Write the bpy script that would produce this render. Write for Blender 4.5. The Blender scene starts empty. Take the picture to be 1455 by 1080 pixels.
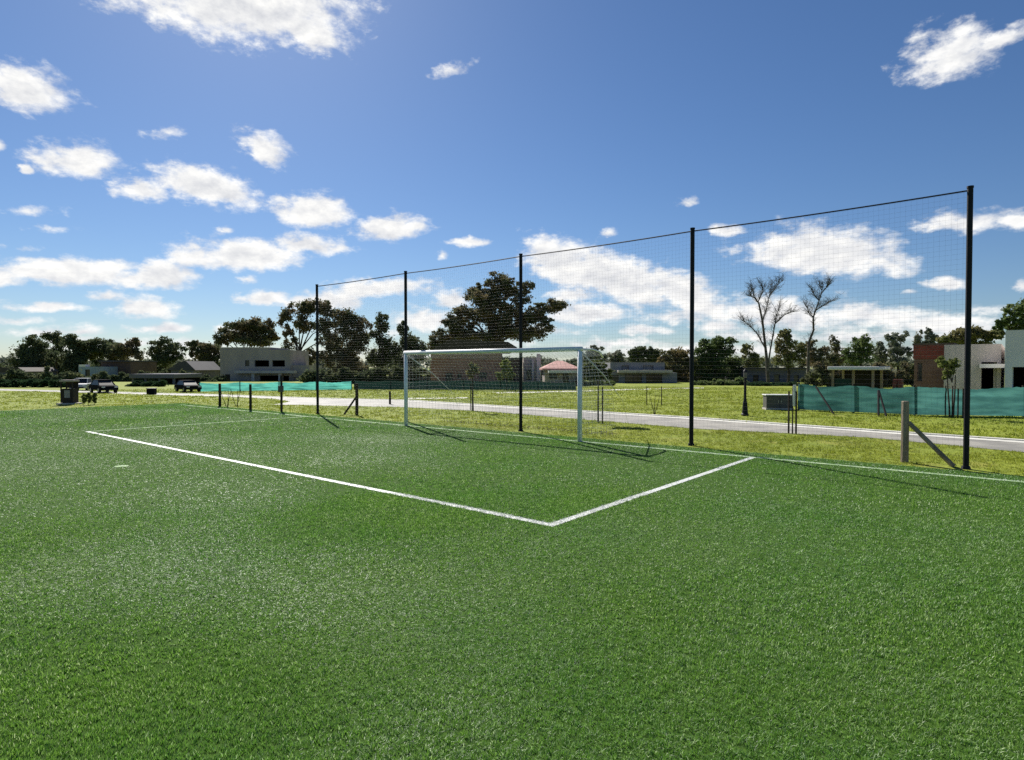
import bpy, bmesh, math, random
import numpy as np
from mathutils import Vector, Matrix
R = math.radians
rnd = random.Random(7)
nrg = np.random.default_rng(11)
sc = bpy.context.scene
COL = sc.collection

# ------------------------------------------------------------------ camera geometry
F, CX, CY, PT, H = 875.5, 727.5, 540.0, -0.021, 1.7
cp, sp = math.cos(PT), math.sin(PT)
def ray(px, py):
    x = (px - CX) / F; y = -(py - CY) / F
    return Vector((x, cp - y * sp, sp + y * cp))
def G(px, py, z=0.0):                       # photo point -> point on the ground
    d = ray(px, py); t = (z - H) / d.z
    return Vector((d.x * t, d.y * t, z))
def P(px, py, Y):                           # photo point at distance Y
    d = ray(px, py); t = Y / d.y
    return Vector((d.x * t, Y, H + d.z * t))
# pitch frame: s runs left along the goal line, b runs away behind the goal
AX = Vector((0.77033, -0.63764, 0)); BX = Vector((0.63764, 0.77033, 0))
O = Vector((0.41989, 6.57047, 0)); ANG = -0.6914
def SB(s, b, z=0.0):
    v = O - AX * s + BX * b
    return Vector((v.x, v.y, z))
def PB(px, py, b):                          # photo point on the vertical plane b
    d = ray(px, py); t = (b + O.dot(BX)) / (d.x * BX.x + d.y * BX.y)
    return Vector((d.x * t, d.y * t, H + d.z * t))
def sb_of(v):
    g = Vector((v.x, v.y, 0)) - O
    return -g.dot(AX), g.dot(BX)

cam = bpy.data.cameras.new('camera'); co = bpy.data.objects.new('camera', cam); COL.objects.link(co)
co.location = (0, 0, H); co.rotation_euler = (R(90) + PT, 0, 0)
cam.sensor_width = 36; cam.lens = F / 1455 * 36; cam.clip_start = 0.05; cam.clip_end = 5000
sc.camera = co
sc.view_settings.view_transform = 'Standard'; sc.view_settings.look = 'None'
sc.view_settings.exposure = EXPO = 0.7; sc.view_settings.gamma = 1
sc.render.filter_size = 1.6
sc.cycles.use_denoising = False
sc.cycles.max_bounces = 6; sc.cycles.transparent_max_bounces = 16

# ------------------------------------------------------------------ materials
class NT:
    def __init__(s, tree): s.t = tree; s.n = tree.nodes; s.l = tree.links
    def node(s, typ, **kw):
        n = s.n.new(typ)
        for k, v in kw.items():
            if k.startswith('i_'):
                n.inputs[k[2:]].default_value = v
            else: setattr(n, k, v)
        return n
    def link(s, a, b): s.l.new(a, b)
    def math(s, op, a, b=None, c=None, clamp=False):
        n = s.n.new('ShaderNodeMath'); n.operation = op; n.use_clamp = clamp
        for i, v in enumerate((a, b, c)):
            if v is None: continue
            if isinstance(v, (int, float)): n.inputs[i].default_value = v
            else: s.l.new(v, n.inputs[i])
        return n.outputs[0]
    def vmath(s, op, a, b=None, sc_=None):
        n = s.n.new('ShaderNodeVectorMath'); n.operation = op
        for i, v in enumerate((a, b)):
            if v is None: continue
            if isinstance(v, (tuple, list)): n.inputs[i].default_value = v
            else: s.l.new(v, n.inputs[i])
        if sc_ is not None: n.inputs['Scale'].default_value = sc_
        return n
    def mix(s, f, a, b, typ='MIX'):
        n = s.n.new('ShaderNodeMix'); n.data_type = 'RGBA'; n.blend_type = typ
        for i, v in ((0, f), (6, a), (7, b)):
            if isinstance(v, (int, float)): n.inputs[i].default_value = v
            elif isinstance(v, (tuple, list)): n.inputs[i].default_value = (*v[:3], 1)
            else: s.l.new(v, n.inputs[i])
        return n.outputs[2]
    def noise(s, vec, scale, detail=4, rough=.55):
        n = s.n.new('ShaderNodeTexNoise'); n.inputs['Scale'].default_value = scale
        n.inputs['Detail'].default_value = detail; n.inputs['Roughness'].default_value = rough
        if vec is not None: s.l.new(vec, n.inputs['Vector'])
        return n
    def ramp(s, f, lo, hi):
        n = s.n.new('ShaderNodeMapRange'); n.interpolation_type = 'SMOOTHSTEP'
        n.inputs[1].default_value = lo; n.inputs[2].default_value = hi
        s.l.new(f, n.inputs[0]); return n.outputs[0]

def mat(name, c1, c2=None, rough=.7, spec=.4, scale=3.0, metal=0.0, bump=0.0, bscale=40, detail=5, trans=0.0, tcol=None, lo=.35, hi=.65, stretch=None):
    m = bpy.data.materials.new(name); m.use_nodes = True
    t = NT(m.node_tree); bs = t.n['Principled BSDF']
    tc = t.node('ShaderNodeNewGeometry').outputs['Position']
    if stretch: tc = t.vmath('MULTIPLY', tc, stretch).outputs[0]
    c2 = c2 or tuple(min(1, x * .75) for x in c1)
    nz = t.noise(tc, scale, detail)
    col = t.mix(t.ramp(nz.outputs['Fac'], lo, hi), c1, c2)
    t.link(col, bs.inputs['Base Color'])
    bs.inputs['Roughness'].default_value = rough; bs.inputs['Metallic'].default_value = metal
    bs.inputs['Specular IOR Level'].default_value = spec
    if bump:
        nb = t.noise(tc, bscale, 4); b = t.node('ShaderNodeBump'); b.inputs['Strength'].default_value = bump
        b.inputs['Distance'].default_value = .02
        t.link(nb.outputs['Fac'], b.inputs['Height']); t.link(b.outputs[0], bs.inputs['Normal'])
    if trans:
        tr = t.node('ShaderNodeBsdfTranslucent'); mx = t.node('ShaderNodeMixShader')
        if tcol: tr.inputs[0].default_value = (*tcol, 1)
        else: t.link(col, tr.inputs[0])
        mx.inputs[0].default_value = trans
        t.link(bs.outputs[0], mx.inputs[1]); t.link(tr.outputs[0], mx.inputs[2])
        t.link(mx.outputs[0], t.n['Material Output'].inputs[0])
    return m

def blade_mat(name, stops, rough, spec, trans, patch=None):
    m = bpy.data.materials.new(name); m.use_nodes = True
    t = NT(m.node_tree); bs = t.n['Principled BSDF']
    at = t.node('ShaderNodeAttribute', attribute_name='tint')
    cr = t.node('ShaderNodeValToRGB'); e = cr.color_ramp.elements
    while len(e) < len(stops): e.new(.5)
    for k, (p, c) in enumerate(stops): e[k].position = p; e[k].color = (*c, 1)
    t.link(at.outputs['Fac'], cr.inputs[0]); col = cr.outputs[0]
    if patch:
        pos = t.node('ShaderNodeNewGeometry').outputs['Position']
        f = t.ramp(t.noise(pos, patch[0], 4, .6).outputs['Fac'], .35, .68)
        col = t.mix(f, col, t.mix(1.0, col, patch[1], 'MULTIPLY'))
    t.link(col, bs.inputs['Base Color'])
    bs.inputs['Roughness'].default_value = rough; bs.inputs['Specular IOR Level'].default_value = spec
    tr = t.node('ShaderNodeBsdfTranslucent'); mx = t.node('ShaderNodeMixShader'); mx.inputs[0].default_value = trans
    t.link(col, tr.inputs[0]); t.link(bs.outputs[0], mx.inputs[1]); t.link(tr.outputs[0], mx.inputs[2])
    t.link(mx.outputs[0], t.n['Material Output'].inputs[0])
    return m

M = {}
M['turf_base'] = mat('turf_base', (.062, .125, .018), (.026, .055, .010), .95, .05, 55, lo=.3, hi=.7)
M['turf'] = blade_mat('turf_fibre', [(0, (.032, .105, .008)), (.4, (.135, .285, .028)), (.72, (.24, .40, .075)), (.86, (.38, .52, .18)), (1, (.56, .65, .34))], .56, .9, .42, (.45, (.78, .92, .9)))
M['line'] = blade_mat('white_fibre', [(0, (.62, .64, .58)), (1, (.82, .82, .78))], .5, .5, .2)
M['line_base'] = mat('white_line_base', (.72, .73, .68), (.6, .62, .56), .7, .3, 8)
M['worn_line'] = mat('worn_line_base', (.36, .46, .26), (.22, .34, .14), .8, .2, 4)
M['lawn'] = blade_mat('lawn_blade', [(0, (.18, .215, .022)), (.5, (.23, .265, .028)), (1, (.30, .31, .06))], .6, .15, .5, (.3, (.8, .88, .75)))
def ground_mat():
    m = bpy.data.materials.new('meadow'); m.use_nodes = True; t = NT(m.node_tree); bs = t.n['Principled BSDF']
    pos = t.node('ShaderNodeNewGeometry').outputs['Position']
    a = t.mix(t.ramp(t.noise(pos, .22, 6, .62).outputs['Fac'], .32, .68), (.26, .295, .030), (.195, .24, .026))
    b = t.mix(t.ramp(t.noise(pos, .9, 5, .6).outputs['Fac'], .52, .72), a, (.28, .27, .05))
    c = t.mix(t.ramp(t.noise(pos, 7, 4, .7).outputs['Fac'], .35, .7), b, t.mix(1.0, b, (.62, .68, .6), 'MULTIPLY'))
    t.link(c, bs.inputs['Base Color']); bs.inputs['Roughness'].default_value = .9; bs.inputs['Specular IOR Level'].default_value = .15
    bp = t.node('ShaderNodeBump'); bp.inputs['Strength'].default_value = .6; bp.inputs['Distance'].default_value = .05
    t.link(t.noise(pos, 14, 4, .7).outputs['Fac'], bp.inputs['Height']); t.link(bp.outputs[0], bs.inputs['Normal'])
    return m
M['ground'] = ground_mat()
M['road'] = mat('pale_asphalt', (.31, .29, .245), (.20, .19, .165), .75, .3, .9, bump=.3, bscale=60)
M['gutter'] = mat('pale_concrete', (.62, .60, .52), (.50, .48, .42), .75, .3, 2.5, bump=.2)
M['black_steel'] = mat('black_painted_steel', (.006, .006, .009), (.010, .010, .013), .6, .25, 5)
M['net'] = mat('black_net_cord', (.05, .05, .055), (.07, .07, .075), .7, .3, 3)
M['goal_white'] = mat('white_goal_paint', (.86, .86, .85), (.78, .78, .77), .4, .5, 6)
M['goal_net'] = mat('white_net_cord', (.6, .6, .59), (.5, .5, .49), .8, .2, 6)
M['wood'] = mat('weathered_post_wood', (.34, .265, .19), (.21, .165, .12), .85, .2, 9, bump=.5, stretch=(1, 1, .15))
M['dark_wood'] = mat('dark_stake_wood', (.055, .042, .030), (.032, .025, .020), .85, .2, 9, bump=.4, stretch=(1, 1, .15))
M['bark'] = mat('grey_brown_bark', (.075, .062, .050), (.040, .033, .027), .9, .15, 3, bump=.6, bscale=12, stretch=(1, 1, .3))
M['pale_bark'] = mat('pale_dry_bark', (.13, .115, .10), (.07, .06, .052), .9, .15, 4, bump=.5, bscale=12)
def leaf(name, a, b, trans=.12, scale=.55, lo=.4, hi=.62):
    return mat(name, a, b, .85, .05, scale, trans=trans, detail=3, lo=lo, hi=hi)
M['leaf_dark'] = leaf('dark_eucalypt_leaf', (0.088, 0.114, 0.057), (0.131, 0.144, 0.070), 0.34)
M['leaf_brown'] = leaf('brown_green_leaf', (0.111, 0.124, 0.062), (0.194, 0.157, 0.088), 0.38)
M['leaf_mid'] = leaf('mid_green_leaf', (0.101, 0.146, 0.050), (0.146, 0.182, 0.066), 0.38)
M['leaf_olive'] = leaf('olive_leaf', (0.148, 0.165, 0.062), (0.200, 0.183, 0.080), 0.4)
M['leaf_rust'] = leaf('rust_olive_leaf', (0.200, 0.157, 0.070), (0.157, 0.160, 0.062), 0.4)
M['leaf_pale'] = leaf('pale_spring_leaf', (.20, .23, .07), (.15, .18, .055), .42)
M['leaf_hedge'] = leaf('hedge_leaf', (0.035, 0.070, 0.031), (0.047, 0.086, 0.037), 0.3)
M['leaf_far_haze'] = leaf('hazed_tree_leaf', (0.187, 0.209, 0.154), (0.243, 0.243, 0.177), 0.34, .15)  # paler grey leaf colour paints distance haze onto the far trees
M['leaf_spring'] = leaf('young_olive_leaf', (.12, .14, .04), (.09, .11, .035), .38)
def cloth(name, a, b, trans, tc):
    return mat(name, a, b, .7, .2, 1.3, trans=trans, stretch=(.8, .8, 4.5), lo=.3, hi=.68)  # stretched colour bands paint in the light and dark of wrinkles
M['teal_bright'] = cloth('turquoise_shade_cloth', (.13, .50, .42), (.06, .26, .23), .55, (.10, .46, .38))
M['teal'] = cloth('teal_shade_cloth', (.105, .29, .255), (.05, .155, .145), .42, (.09, .26, .23))
M['teal_dark'] = cloth('dark_green_shade_cloth', (.024, .058, .048), (.018, .042, .035), .2, (.02, .07, .055))
M['grey_render'] = mat('grey_brown_render', (.40, .34, .305), (.31, .265, .24), .9, .2, 1.1, bump=.3, stretch=(1, 1, .35), lo=.25, hi=.75)
M['concrete'] = mat('bare_concrete', (.58, .52, .46), (.42, .375, .33), .9, .2, 1.1, bump=.3, stretch=(1, 1, .35), lo=.25, hi=.75)
M['white_wall'] = mat('white_wall_paint', (.74, .69, .69), (.61, .57, .57), .8, .3, 1.1, bump=.1, stretch=(1, 1, .3), lo=.3, hi=.8)
M['cool_wall'] = mat('cool_grey_wall_paint', (.24, .24, .255), (.19, .19, .20), .8, .3, 1.1, bump=.1, stretch=(1, 1, .3), lo=.3, hi=.8)
M['blue_wall'] = mat('pale_blue_grey_wall', (.30, .36, .42), (.24, .29, .34), .8, .3, .5)
M['dull_wall'] = mat('dull_grey_wall', (.15, .145, .16), (.12, .115, .13), .85, .2, .4)
M['dark_roof'] = mat('dark_roof_sheet', (.075, .070, .072), (.055, .052, .055), .7, .3, .8)
M['brown_roof'] = mat('dark_brown_roof', (.085, .070, .055), (.06, .05, .04), .8, .2, .8)
M['pink_roof'] = mat('salmon_roof_tile', (.50, .26, .22), (.40, .20, .165), .8, .3, 1.5, stretch=(1, 1, 4))
M['slab'] = mat('pale_roof_slab', (.70, .69, .66), (.58, .57, .54), .7, .3, 1.2)
M['pane'] = mat('dark_window_glass', (.012, .014, .018), (.02, .022, .026), .15, .5, .5)
M['void'] = mat('dark_interior', (.025, .023, .022), (.018, .017, .016), .9, .1, 1)
M['bin_wood'] = mat('dark_brown_bin_slats', (.040, .030, .024), (.028, .021, .017), .75, .3, 6)
M['grey_sheet'] = mat('grey_notice_sheet', (.30, .28, .27), (.24, .225, .22), .7, .3, 4)
M['cabinet'] = mat('dark_grey_cabinet_paint', (.11, .105, .09), (.085, .08, .07), .6, .4, 3)
M['car_white'] = mat('white_car_paint', (.40, .41, .42), (.36, .37, .38), .4, .3, 1)
M['car_black'] = mat('black_car_paint', (.009, .009, .010), (.012, .012, .014), .85, .04, 1)
M['car_silver'] = mat('silver_car_paint', (.40, .41, .42), (.36, .37, .38), .3, .5, 1, metal=.4)
M['car_glass'] = mat('tinted_car_glass', (.010, .012, .014), (.014, .016, .018), .35, .15, 1)
M['tyre'] = mat('tyre_rubber', (.014, .014, .014), (.02, .02, .02), .85, .2, 9)
M['rim'] = mat('alloy_rim', (.4, .4, .41), (.3, .3, .31), .35, .5, 5, metal=.7)
M['lamp'] = mat('lamp_lens', (.7, .7, .68), (.6, .6, .58), .15, .5, 3)
M['bag'] = mat('white_plastic_bag', (.72, .72, .70), (.6, .6, .58), .5, .4, 9)
def brick_mat(name, a, b, mortar, sc_):
    m = bpy.data.materials.new(name); m.use_nodes = True; t = NT(m.node_tree); bs = t.n['Principled BSDF']
    pos = t.node('ShaderNodeNewGeometry').outputs['Position']
    sx = t.node('ShaderNodeSeparateXYZ'); t.link(pos, sx.inputs[0])
    u = t.math('ADD', t.math('MULTIPLY', sx.outputs[0], AX.x), t.math('MULTIPLY', sx.outputs[1], AX.y))
    cb = t.node('ShaderNodeCombineXYZ'); t.link(u, cb.inputs[0]); t.link(sx.outputs[2], cb.inputs[1])
    br = t.node('ShaderNodeTexBrick'); t.link(cb.outputs[0], br.inputs[0])
    br.inputs['Color1'].default_value = (*a, 1); br.inputs['Color2'].default_value = (*b, 1); br.inputs['Mortar'].default_value = (*mortar, 1)
    br.inputs['Scale'].default_value = sc_; br.inputs['Mortar Size'].default_value = .03
    nz = t.ramp(t.noise(pos, .7, 5).outputs['Fac'], .35, .7)
    c = t.mix(nz, br.outputs['Color'], t.mix(1.0, br.outputs['Color'], (.7, .68, .68), 'MULTIPLY'))
    t.link(c, bs.inputs['Base Color']); bs.inputs['Roughness'].default_value = .9; bs.inputs['Specular IOR Level'].default_value = .2
    return m
M['brick'] = brick_mat('red_hollow_brick', (.46, .20, .13), (.38, .16, .10), (.36, .27, .21), 2.2)
M['brick_red'] = brick_mat('bright_red_brick', (.23, .062, .045), (.17, .046, .034), (.14, .075, .06), 2.2)
M['brick_brown'] = brick_mat('brown_brick', (.15, .10, .08), (.12, .08, .065), (.15, .11, .09), 2.2)

# ------------------------------------------------------------------ mesh helpers
class MB:
    def __init__(s): s.v = []; s.f = []; s.mi = []; s.m = 0
    def add(s, vs, fs):
        k = len(s.v); s.v += [tuple(v) for v in vs]
        for f in fs: s.f.append([i + k for i in f]); s.mi.append(s.m)
        return s
    def box(s, c, d, rot=0.0, bev=0.0):
        hx, hy, hz = d[0] / 2, d[1] / 2, d[2] / 2; c = Vector(c); rm = Matrix.Rotation(rot, 3, 'Z')
        if bev <= 0:
            vs = [c + rm @ Vector((x * hx, y * hy, z * hz)) for z in (-1, 1) for y in (-1, 1) for x in (-1, 1)]
            return s.add(vs, [(0, 2, 3, 1), (4, 5, 7, 6), (0, 1, 5, 4), (2, 6, 7, 3), (0, 4, 6, 2), (1, 3, 7, 5)])
        b = bm = bmesh.new(); bmesh.ops.create_cube(bm, size=1)
        for v in bm.verts: v.co = Vector((v.co.x * d[0], v.co.y * d[1], v.co.z * d[2]))
        bmesh.ops.bevel(bm, geom=bm.edges[:], offset=bev, segments=1, affect='EDGES', profile=.5)
        bm.verts.index_update()
        s.add([c + rm @ v.co for v in bm.verts], [[v.index for v in f.verts] for f in bm.faces]); bm.free(); return s
    def tube(s, pts, rad, n=6, caps=True):
        pts = [Vector(p) for p in pts]; L = len(pts)
        if not isinstance(rad, (list, tuple)): rad = [rad] * L
        k = len(s.v); up = None
        for i, p in enumerate(pts):
            d = (pts[min(i + 1, L - 1)] - pts[max(i - 1, 0)]); d = d.normalized() if d.length > 1e-9 else Vector((0, 0, 1))
            if up is None:
                up = Vector((0, 0, 1)) if abs(d.z) < .9 else Vector((1, 0, 0))
            a = d.cross(up); a = a.normalized() if a.length > 1e-6 else Vector((1, 0, 0)); b = a.cross(d).normalized()
            for j in range(n):
                w = 2 * math.pi * j / n
                s.v.append(tuple(p + (a * math.cos(w) + b * math.sin(w)) * rad[i]))
        for i in range(L - 1):
            for j in range(n):
                q = (j + 1) % n
                s.f.append([k + i * n + j, k + i * n + q, k + (i + 1) * n + q, k + (i + 1) * n + j]); s.mi.append(s.m)
        if caps:
            s.f.append([k + j for j in range(n)][::-1]); s.mi.append(s.m)
            s.f.append([k + (L - 1) * n + j for j in range(n)]); s.mi.append(s.m)
        return s
    def lathe(s, c, prof, n=14):
        c = Vector(c); k = len(s.v)
        for r, z in prof:
            for j in range(n):
                w = 2 * math.pi * j / n; s.v.append((c.x + r * math.cos(w), c.y + r * math.sin(w), c.z + z))
        for i in range(len(prof) - 1):
            for j in range(n):
                q = (j + 1) % n
                s.f.append([k + i * n + j, k + i * n + q, k + (i + 1) * n + q, k + (i + 1) * n + j]); s.mi.append(s.m)
        s.f.append([k + j for j in range(n)][::-1]); s.mi.append(s.m)
        s.f.append([k + (len(prof) - 1) * n + j for j in range(n)]); s.mi.append(s.m)
        return s
    def wall(s, x0, x1, z0, z1, y0, y1, holes=()):
        # a wall in the local XZ plane between y0 (front) and y1 (back), with real openings
        xs = sorted({x0, x1, *[h[i] for h in holes for i in (0, 1)]}); zs = sorted({z0, z1, *[h[i] for h in holes for i in (2, 3)]})
        xs = [x for x in xs if x0 <= x <= x1]; zs = [z for z in zs if z0 <= z <= z1]
        def solid(i, j):
            if i < 0 or j < 0 or i >= len(xs) - 1 or j >= len(zs) - 1: return False
            cx, cz = (xs[i] + xs[i + 1]) / 2, (zs[j] + zs[j + 1]) / 2
            return not any(h[0] < cx < h[1] and h[2] < cz < h[3] for h in holes)
        for i in range(len(xs) - 1):
            for j in range(len(zs) - 1):
                if not solid(i, j): continue
                a, b, c, d = xs[i], xs[i + 1], zs[j], zs[j + 1]
                s.add([(a, y0, c), (b, y0, c), (b, y0, d), (a, y0, d)], [(0, 1, 2, 3)])
                s.add([(a, y1, c), (b, y1, c), (b, y1, d), (a, y1, d)], [(3, 2, 1, 0)])
                if not solid(i - 1, j): s.add([(a, y0, c), (a, y0, d), (a, y1, d), (a, y1, c)], [(0, 1, 2, 3)])
                if not solid(i + 1, j): s.add([(b, y0, c), (b, y1, c), (b, y1, d), (b, y0, d)], [(0, 1, 2, 3)])
                if not solid(i, j - 1): s.add([(a, y0, c), (a, y1, c), (b, y1, c), (b, y0, c)], [(0, 1, 2, 3)])
                if not solid(i, j + 1): s.add([(a, y0, d), (b, y0, d), (b, y1, d), (a, y1, d)], [(0, 1, 2, 3)])
        return s
    def mesh(s, name, mats, off=Vector((0, 0, 0)), smooth=False):
        me = bpy.data.meshes.new(name)
        me.from_pydata([(v[0] - off.x, v[1] - off.y, v[2] - off.z) for v in s.v], [], s.f)
        for m in (mats if isinstance(mats, (list, tuple)) else [mats]): me.materials.append(m)
        if max(s.mi, default=0) > 0: me.polygons.foreach_set('material_index', s.mi)
        if smooth: me.polygons.foreach_set('use_smooth', [True] * len(me.polygons))
        me.update(); return me

def np_mesh(name, verts, loops, sizes, mats, tint=None, off=None):
    me = bpy.data.meshes.new(name)
    if off is not None: verts = verts - np.array(off)[None]
    nv, nl, nf = len(verts), len(loops), len(sizes)
    me.vertices.add(nv); me.vertices.foreach_set('co', verts.astype(np.float32).ravel())
    me.loops.add(nl); me.loops.foreach_set('vertex_index', loops.astype(np.int32))
    me.polygons.add(nf)
    st = np.concatenate([[0], np.cumsum(sizes)[:-1]]).astype(np.int32)
    me.polygons.foreach_set('loop_start', st); me.polygons.foreach_set('loop_total', np.asarray(sizes, np.int32))
    for m in mats: me.materials.append(m)
    if tint is not None:
        a = me.attributes.new('tint', 'FLOAT', 'POINT'); a.data.foreach_set('value', tint.astype(np.float32))
    me.update(calc_edges=True); return me

def thing(name, label, cat, loc=(0, 0, 0), group=None, rot=0.0):
    o = bpy.data.objects.new(name, None); COL.objects.link(o); o.location = loc; o.rotation_euler = (0, 0, rot)
    o.empty_display_size = .2
    o['label'] = label; o['category'] = cat
    if group: o['group'] = group
    return o
def part(name, mb, m, parent, local=False, label=None, smooth=False):
    """a child mesh; vertices are world coordinates unless local=True"""
    off = Vector((0, 0, 0))
    if not local:
        p = parent
        while p: off = off + p.location; p = p.parent
    me = mb.mesh(name, m, off, smooth) if isinstance(mb, MB) else mb
    o = bpy.data.objects.new(name, me); COL.objects.link(o); o.parent = parent
    if label: o['label'] = label
    return o
def solo(name, mb, m, label, cat, loc=(0, 0, 0), group=None, kind=None, smooth=False):
    loc = Vector(loc)
    me = mb.mesh(name, m, loc, smooth) if isinstance(mb, MB) else mb
    o = bpy.data.objects.new(name, me); COL.objects.link(o); o.location = loc
    if label: o['label'] = label
    if cat: o['category'] = cat
    if group: o['group'] = group
    if kind: o['kind'] = kind
    return o
def structure(name, mb, m): 
    o = solo(name, mb, m, None, None, kind='structure'); return o
def copy_tree(o, parent=None):
    c = o.copy(); COL.objects.link(c)
    if parent: c.parent = parent
    for ch in list(o.children): copy_tree(ch, c)
    return c
def poly(mb, pts, z):
    mb.add([(p.x, p.y, z) for p in pts], [list(range(len(pts)))])

# ------------------------------------------------------------------ ground, pitch, road
S0, S1, B0, B1 = -13.0, 26.6, -42.0, 7.1
def quad_sb(mb, s0, s1, b0, b1, z):
    mb.add([SB(s1, b0, z), SB(s0, b0, z), SB(s0, b1, z), SB(s1, b1, z)], [(0, 1, 2, 3)])
g = MB(); g.add([(-1500, -400, 0), (1500, -400, 0), (1500, 2200, 0), (-1500, 2200, 0)], [(0, 1, 2, 3)])
structure('ground', g, M['ground'])
g = MB(); quad_sb(g, S0, S1, B0, B1, .004); structure('sports_pitch', g, M['turf_base'])
LW = .05
LINES = [('penalty_area_line', -LW, 14.99 + LW, -LW, LW), ('penalty_area_line', -LW, LW, LW, 6.45 - LW), ('penalty_area_line', 14.99 - LW, 14.99 + LW, LW, 6.45 - LW),
         ('goal_line', S0, 25.3, 6.45 - .06, 6.45 + .06)]
SPOT = (7.97, -1.5, .11)

far_e = [(-60, 552), (100, 556), (215, 559), (310, 561.3), (392, 564.5), (455, 566.5), (580, 569.3), (700, 577), (820, 584.3), (985, 594.5), (1130, 605), (1300, 617), (1455, 627.5), (1700, 645)]
near_e = [(1700, 662), (1455, 643), (1240, 622.5), (1130, 616.5), (985, 609.3), (850, 598), (700, 585.5), (580, 579), (455, 576.3), (388, 575.3), (412, 571), (392, 567), (310, 563.5), (215, 561), (100, 557.5), (-60, 553.5)]
road_far = [G(*p) for p in far_e]; road_near = [G(*p) for p in near_e]
road_poly = road_far + road_near
g = MB(); poly(g, road_poly, .006); structure('road', g, M['road'])
# concrete gutter along the far side and a real kerb step behind it
gut = MB(); kb = MB(); prev = None
for i, p in enumerate(road_far):
    a = road_far[max(i - 1, 0)]; b = road_far[min(i + 1, len(road_far) - 1)]
    d = (b - a).normalized(); n = Vector((d.y, -d.x, 0))          # towards the camera side
    w = .42
    ring = [p + n * w + Vector((0, 0, .011)), p + Vector((0, 0, .012)), p + Vector((0, 0, .035)), p - n * .13 + Vector((0, 0, .042)), p - n * .13 + Vector((0, 0, -.05))]
    if prev:
        for mb, ks in ((gut, (0,)), (kb, (1, 2, 3))):
            for k in ks: mb.add([prev[k], ring[k], ring[k + 1], prev[k + 1]], [(0, 1, 2, 3)])
    prev = ring
structure('gutter', gut, M['gutter']); structure('kerb', kb, M['gutter'])
g = MB(); poly(g, [G(575, 567.3), G(668, 566.1), G(664, 564.6), G(575, 565.6)], .006)
structure('side_path', g, M['gutter'])
g = MB(); poly(g, [G(700, 559.2), G(760, 558.2), G(840, 556), G(900, 554), G(1000, 551.6), G(1000, 550.6), G(900, 552.6), G(840, 554.3), G(760, 556.6), G(700, 557.4)], .006)
structure('back_street', g, M['gutter'])

# ------------------------------------------------------------------ turf and lawn blades
def in_poly(x, y, pts):
    ins = np.zeros(len(x), bool); n = len(pts)
    for i in range(n):
        x0, y0 = pts[i].x, pts[i].y; x1, y1 = pts[(i + 1) % n].x, pts[(i + 1) % n].y
        if y0 == y1: continue
        c = ((y0 > y) != (y1 > y)) & (x < (x1 - x0) * (y - y0) / (y1 - y0) + x0)
        ins ^= c
    return ins
def lowfreq(x, y, seed, wl):
    r = np.random.default_rng(seed); v = np.zeros_like(x)
    for k in range(7):
        a = r.uniform(0, 2 * math.pi); f = r.uniform(.6, 2.2) / wl * 2 * math.pi; ph = r.uniform(0, 6.28)
        v += np.sin((x * math.cos(a) + y * math.sin(a)) * f + ph + .8 * np.sin((y * math.cos(a) - x * math.sin(a)) * f * .7 + ph)) / 2.2
    return v
def sector(r0, r1, dens, half=R(60)):
    area = (r1 * r1 - r0 * r0) * half
    n = int(area * dens)
    r = np.sqrt(nrg.uniform(r0 * r0, r1 * r1, n)); a = nrg.uniform(-half, half, n)
    return r * np.sin(a), r * np.cos(a) - .6
def sb_np(x, y):
    gx, gy = x - O.x, y - O.y
    return -(gx * AX.x + gy * AX.y), gx * BX.x + gy * BX.y
def flat_field(x, y):      # pile laid flat as by play, shaped to add sheen: goal mouth, round the spot, broad patches
    s, b = sb_np(x, y)
    f = 1 + .28 * lowfreq(x, y, 21, 5.5)
    f += .55 * np.exp(-((s - 7) / 4.5) ** 2 - ((b - 4.6) / 1.7) ** 2)
    f += .6 * np.exp(-((s - 9.5) / 5) ** 2 - ((b + 2.4) / 1.9) ** 2)
    f += .6 / (1 + np.exp(-(s - 5.5) / 1.6)) / (1 + np.exp((b - 4) / 1.0)) / (1 + np.exp(-(b + 7) / 1.5))
    return f.clip(.5, 2.3)
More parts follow.
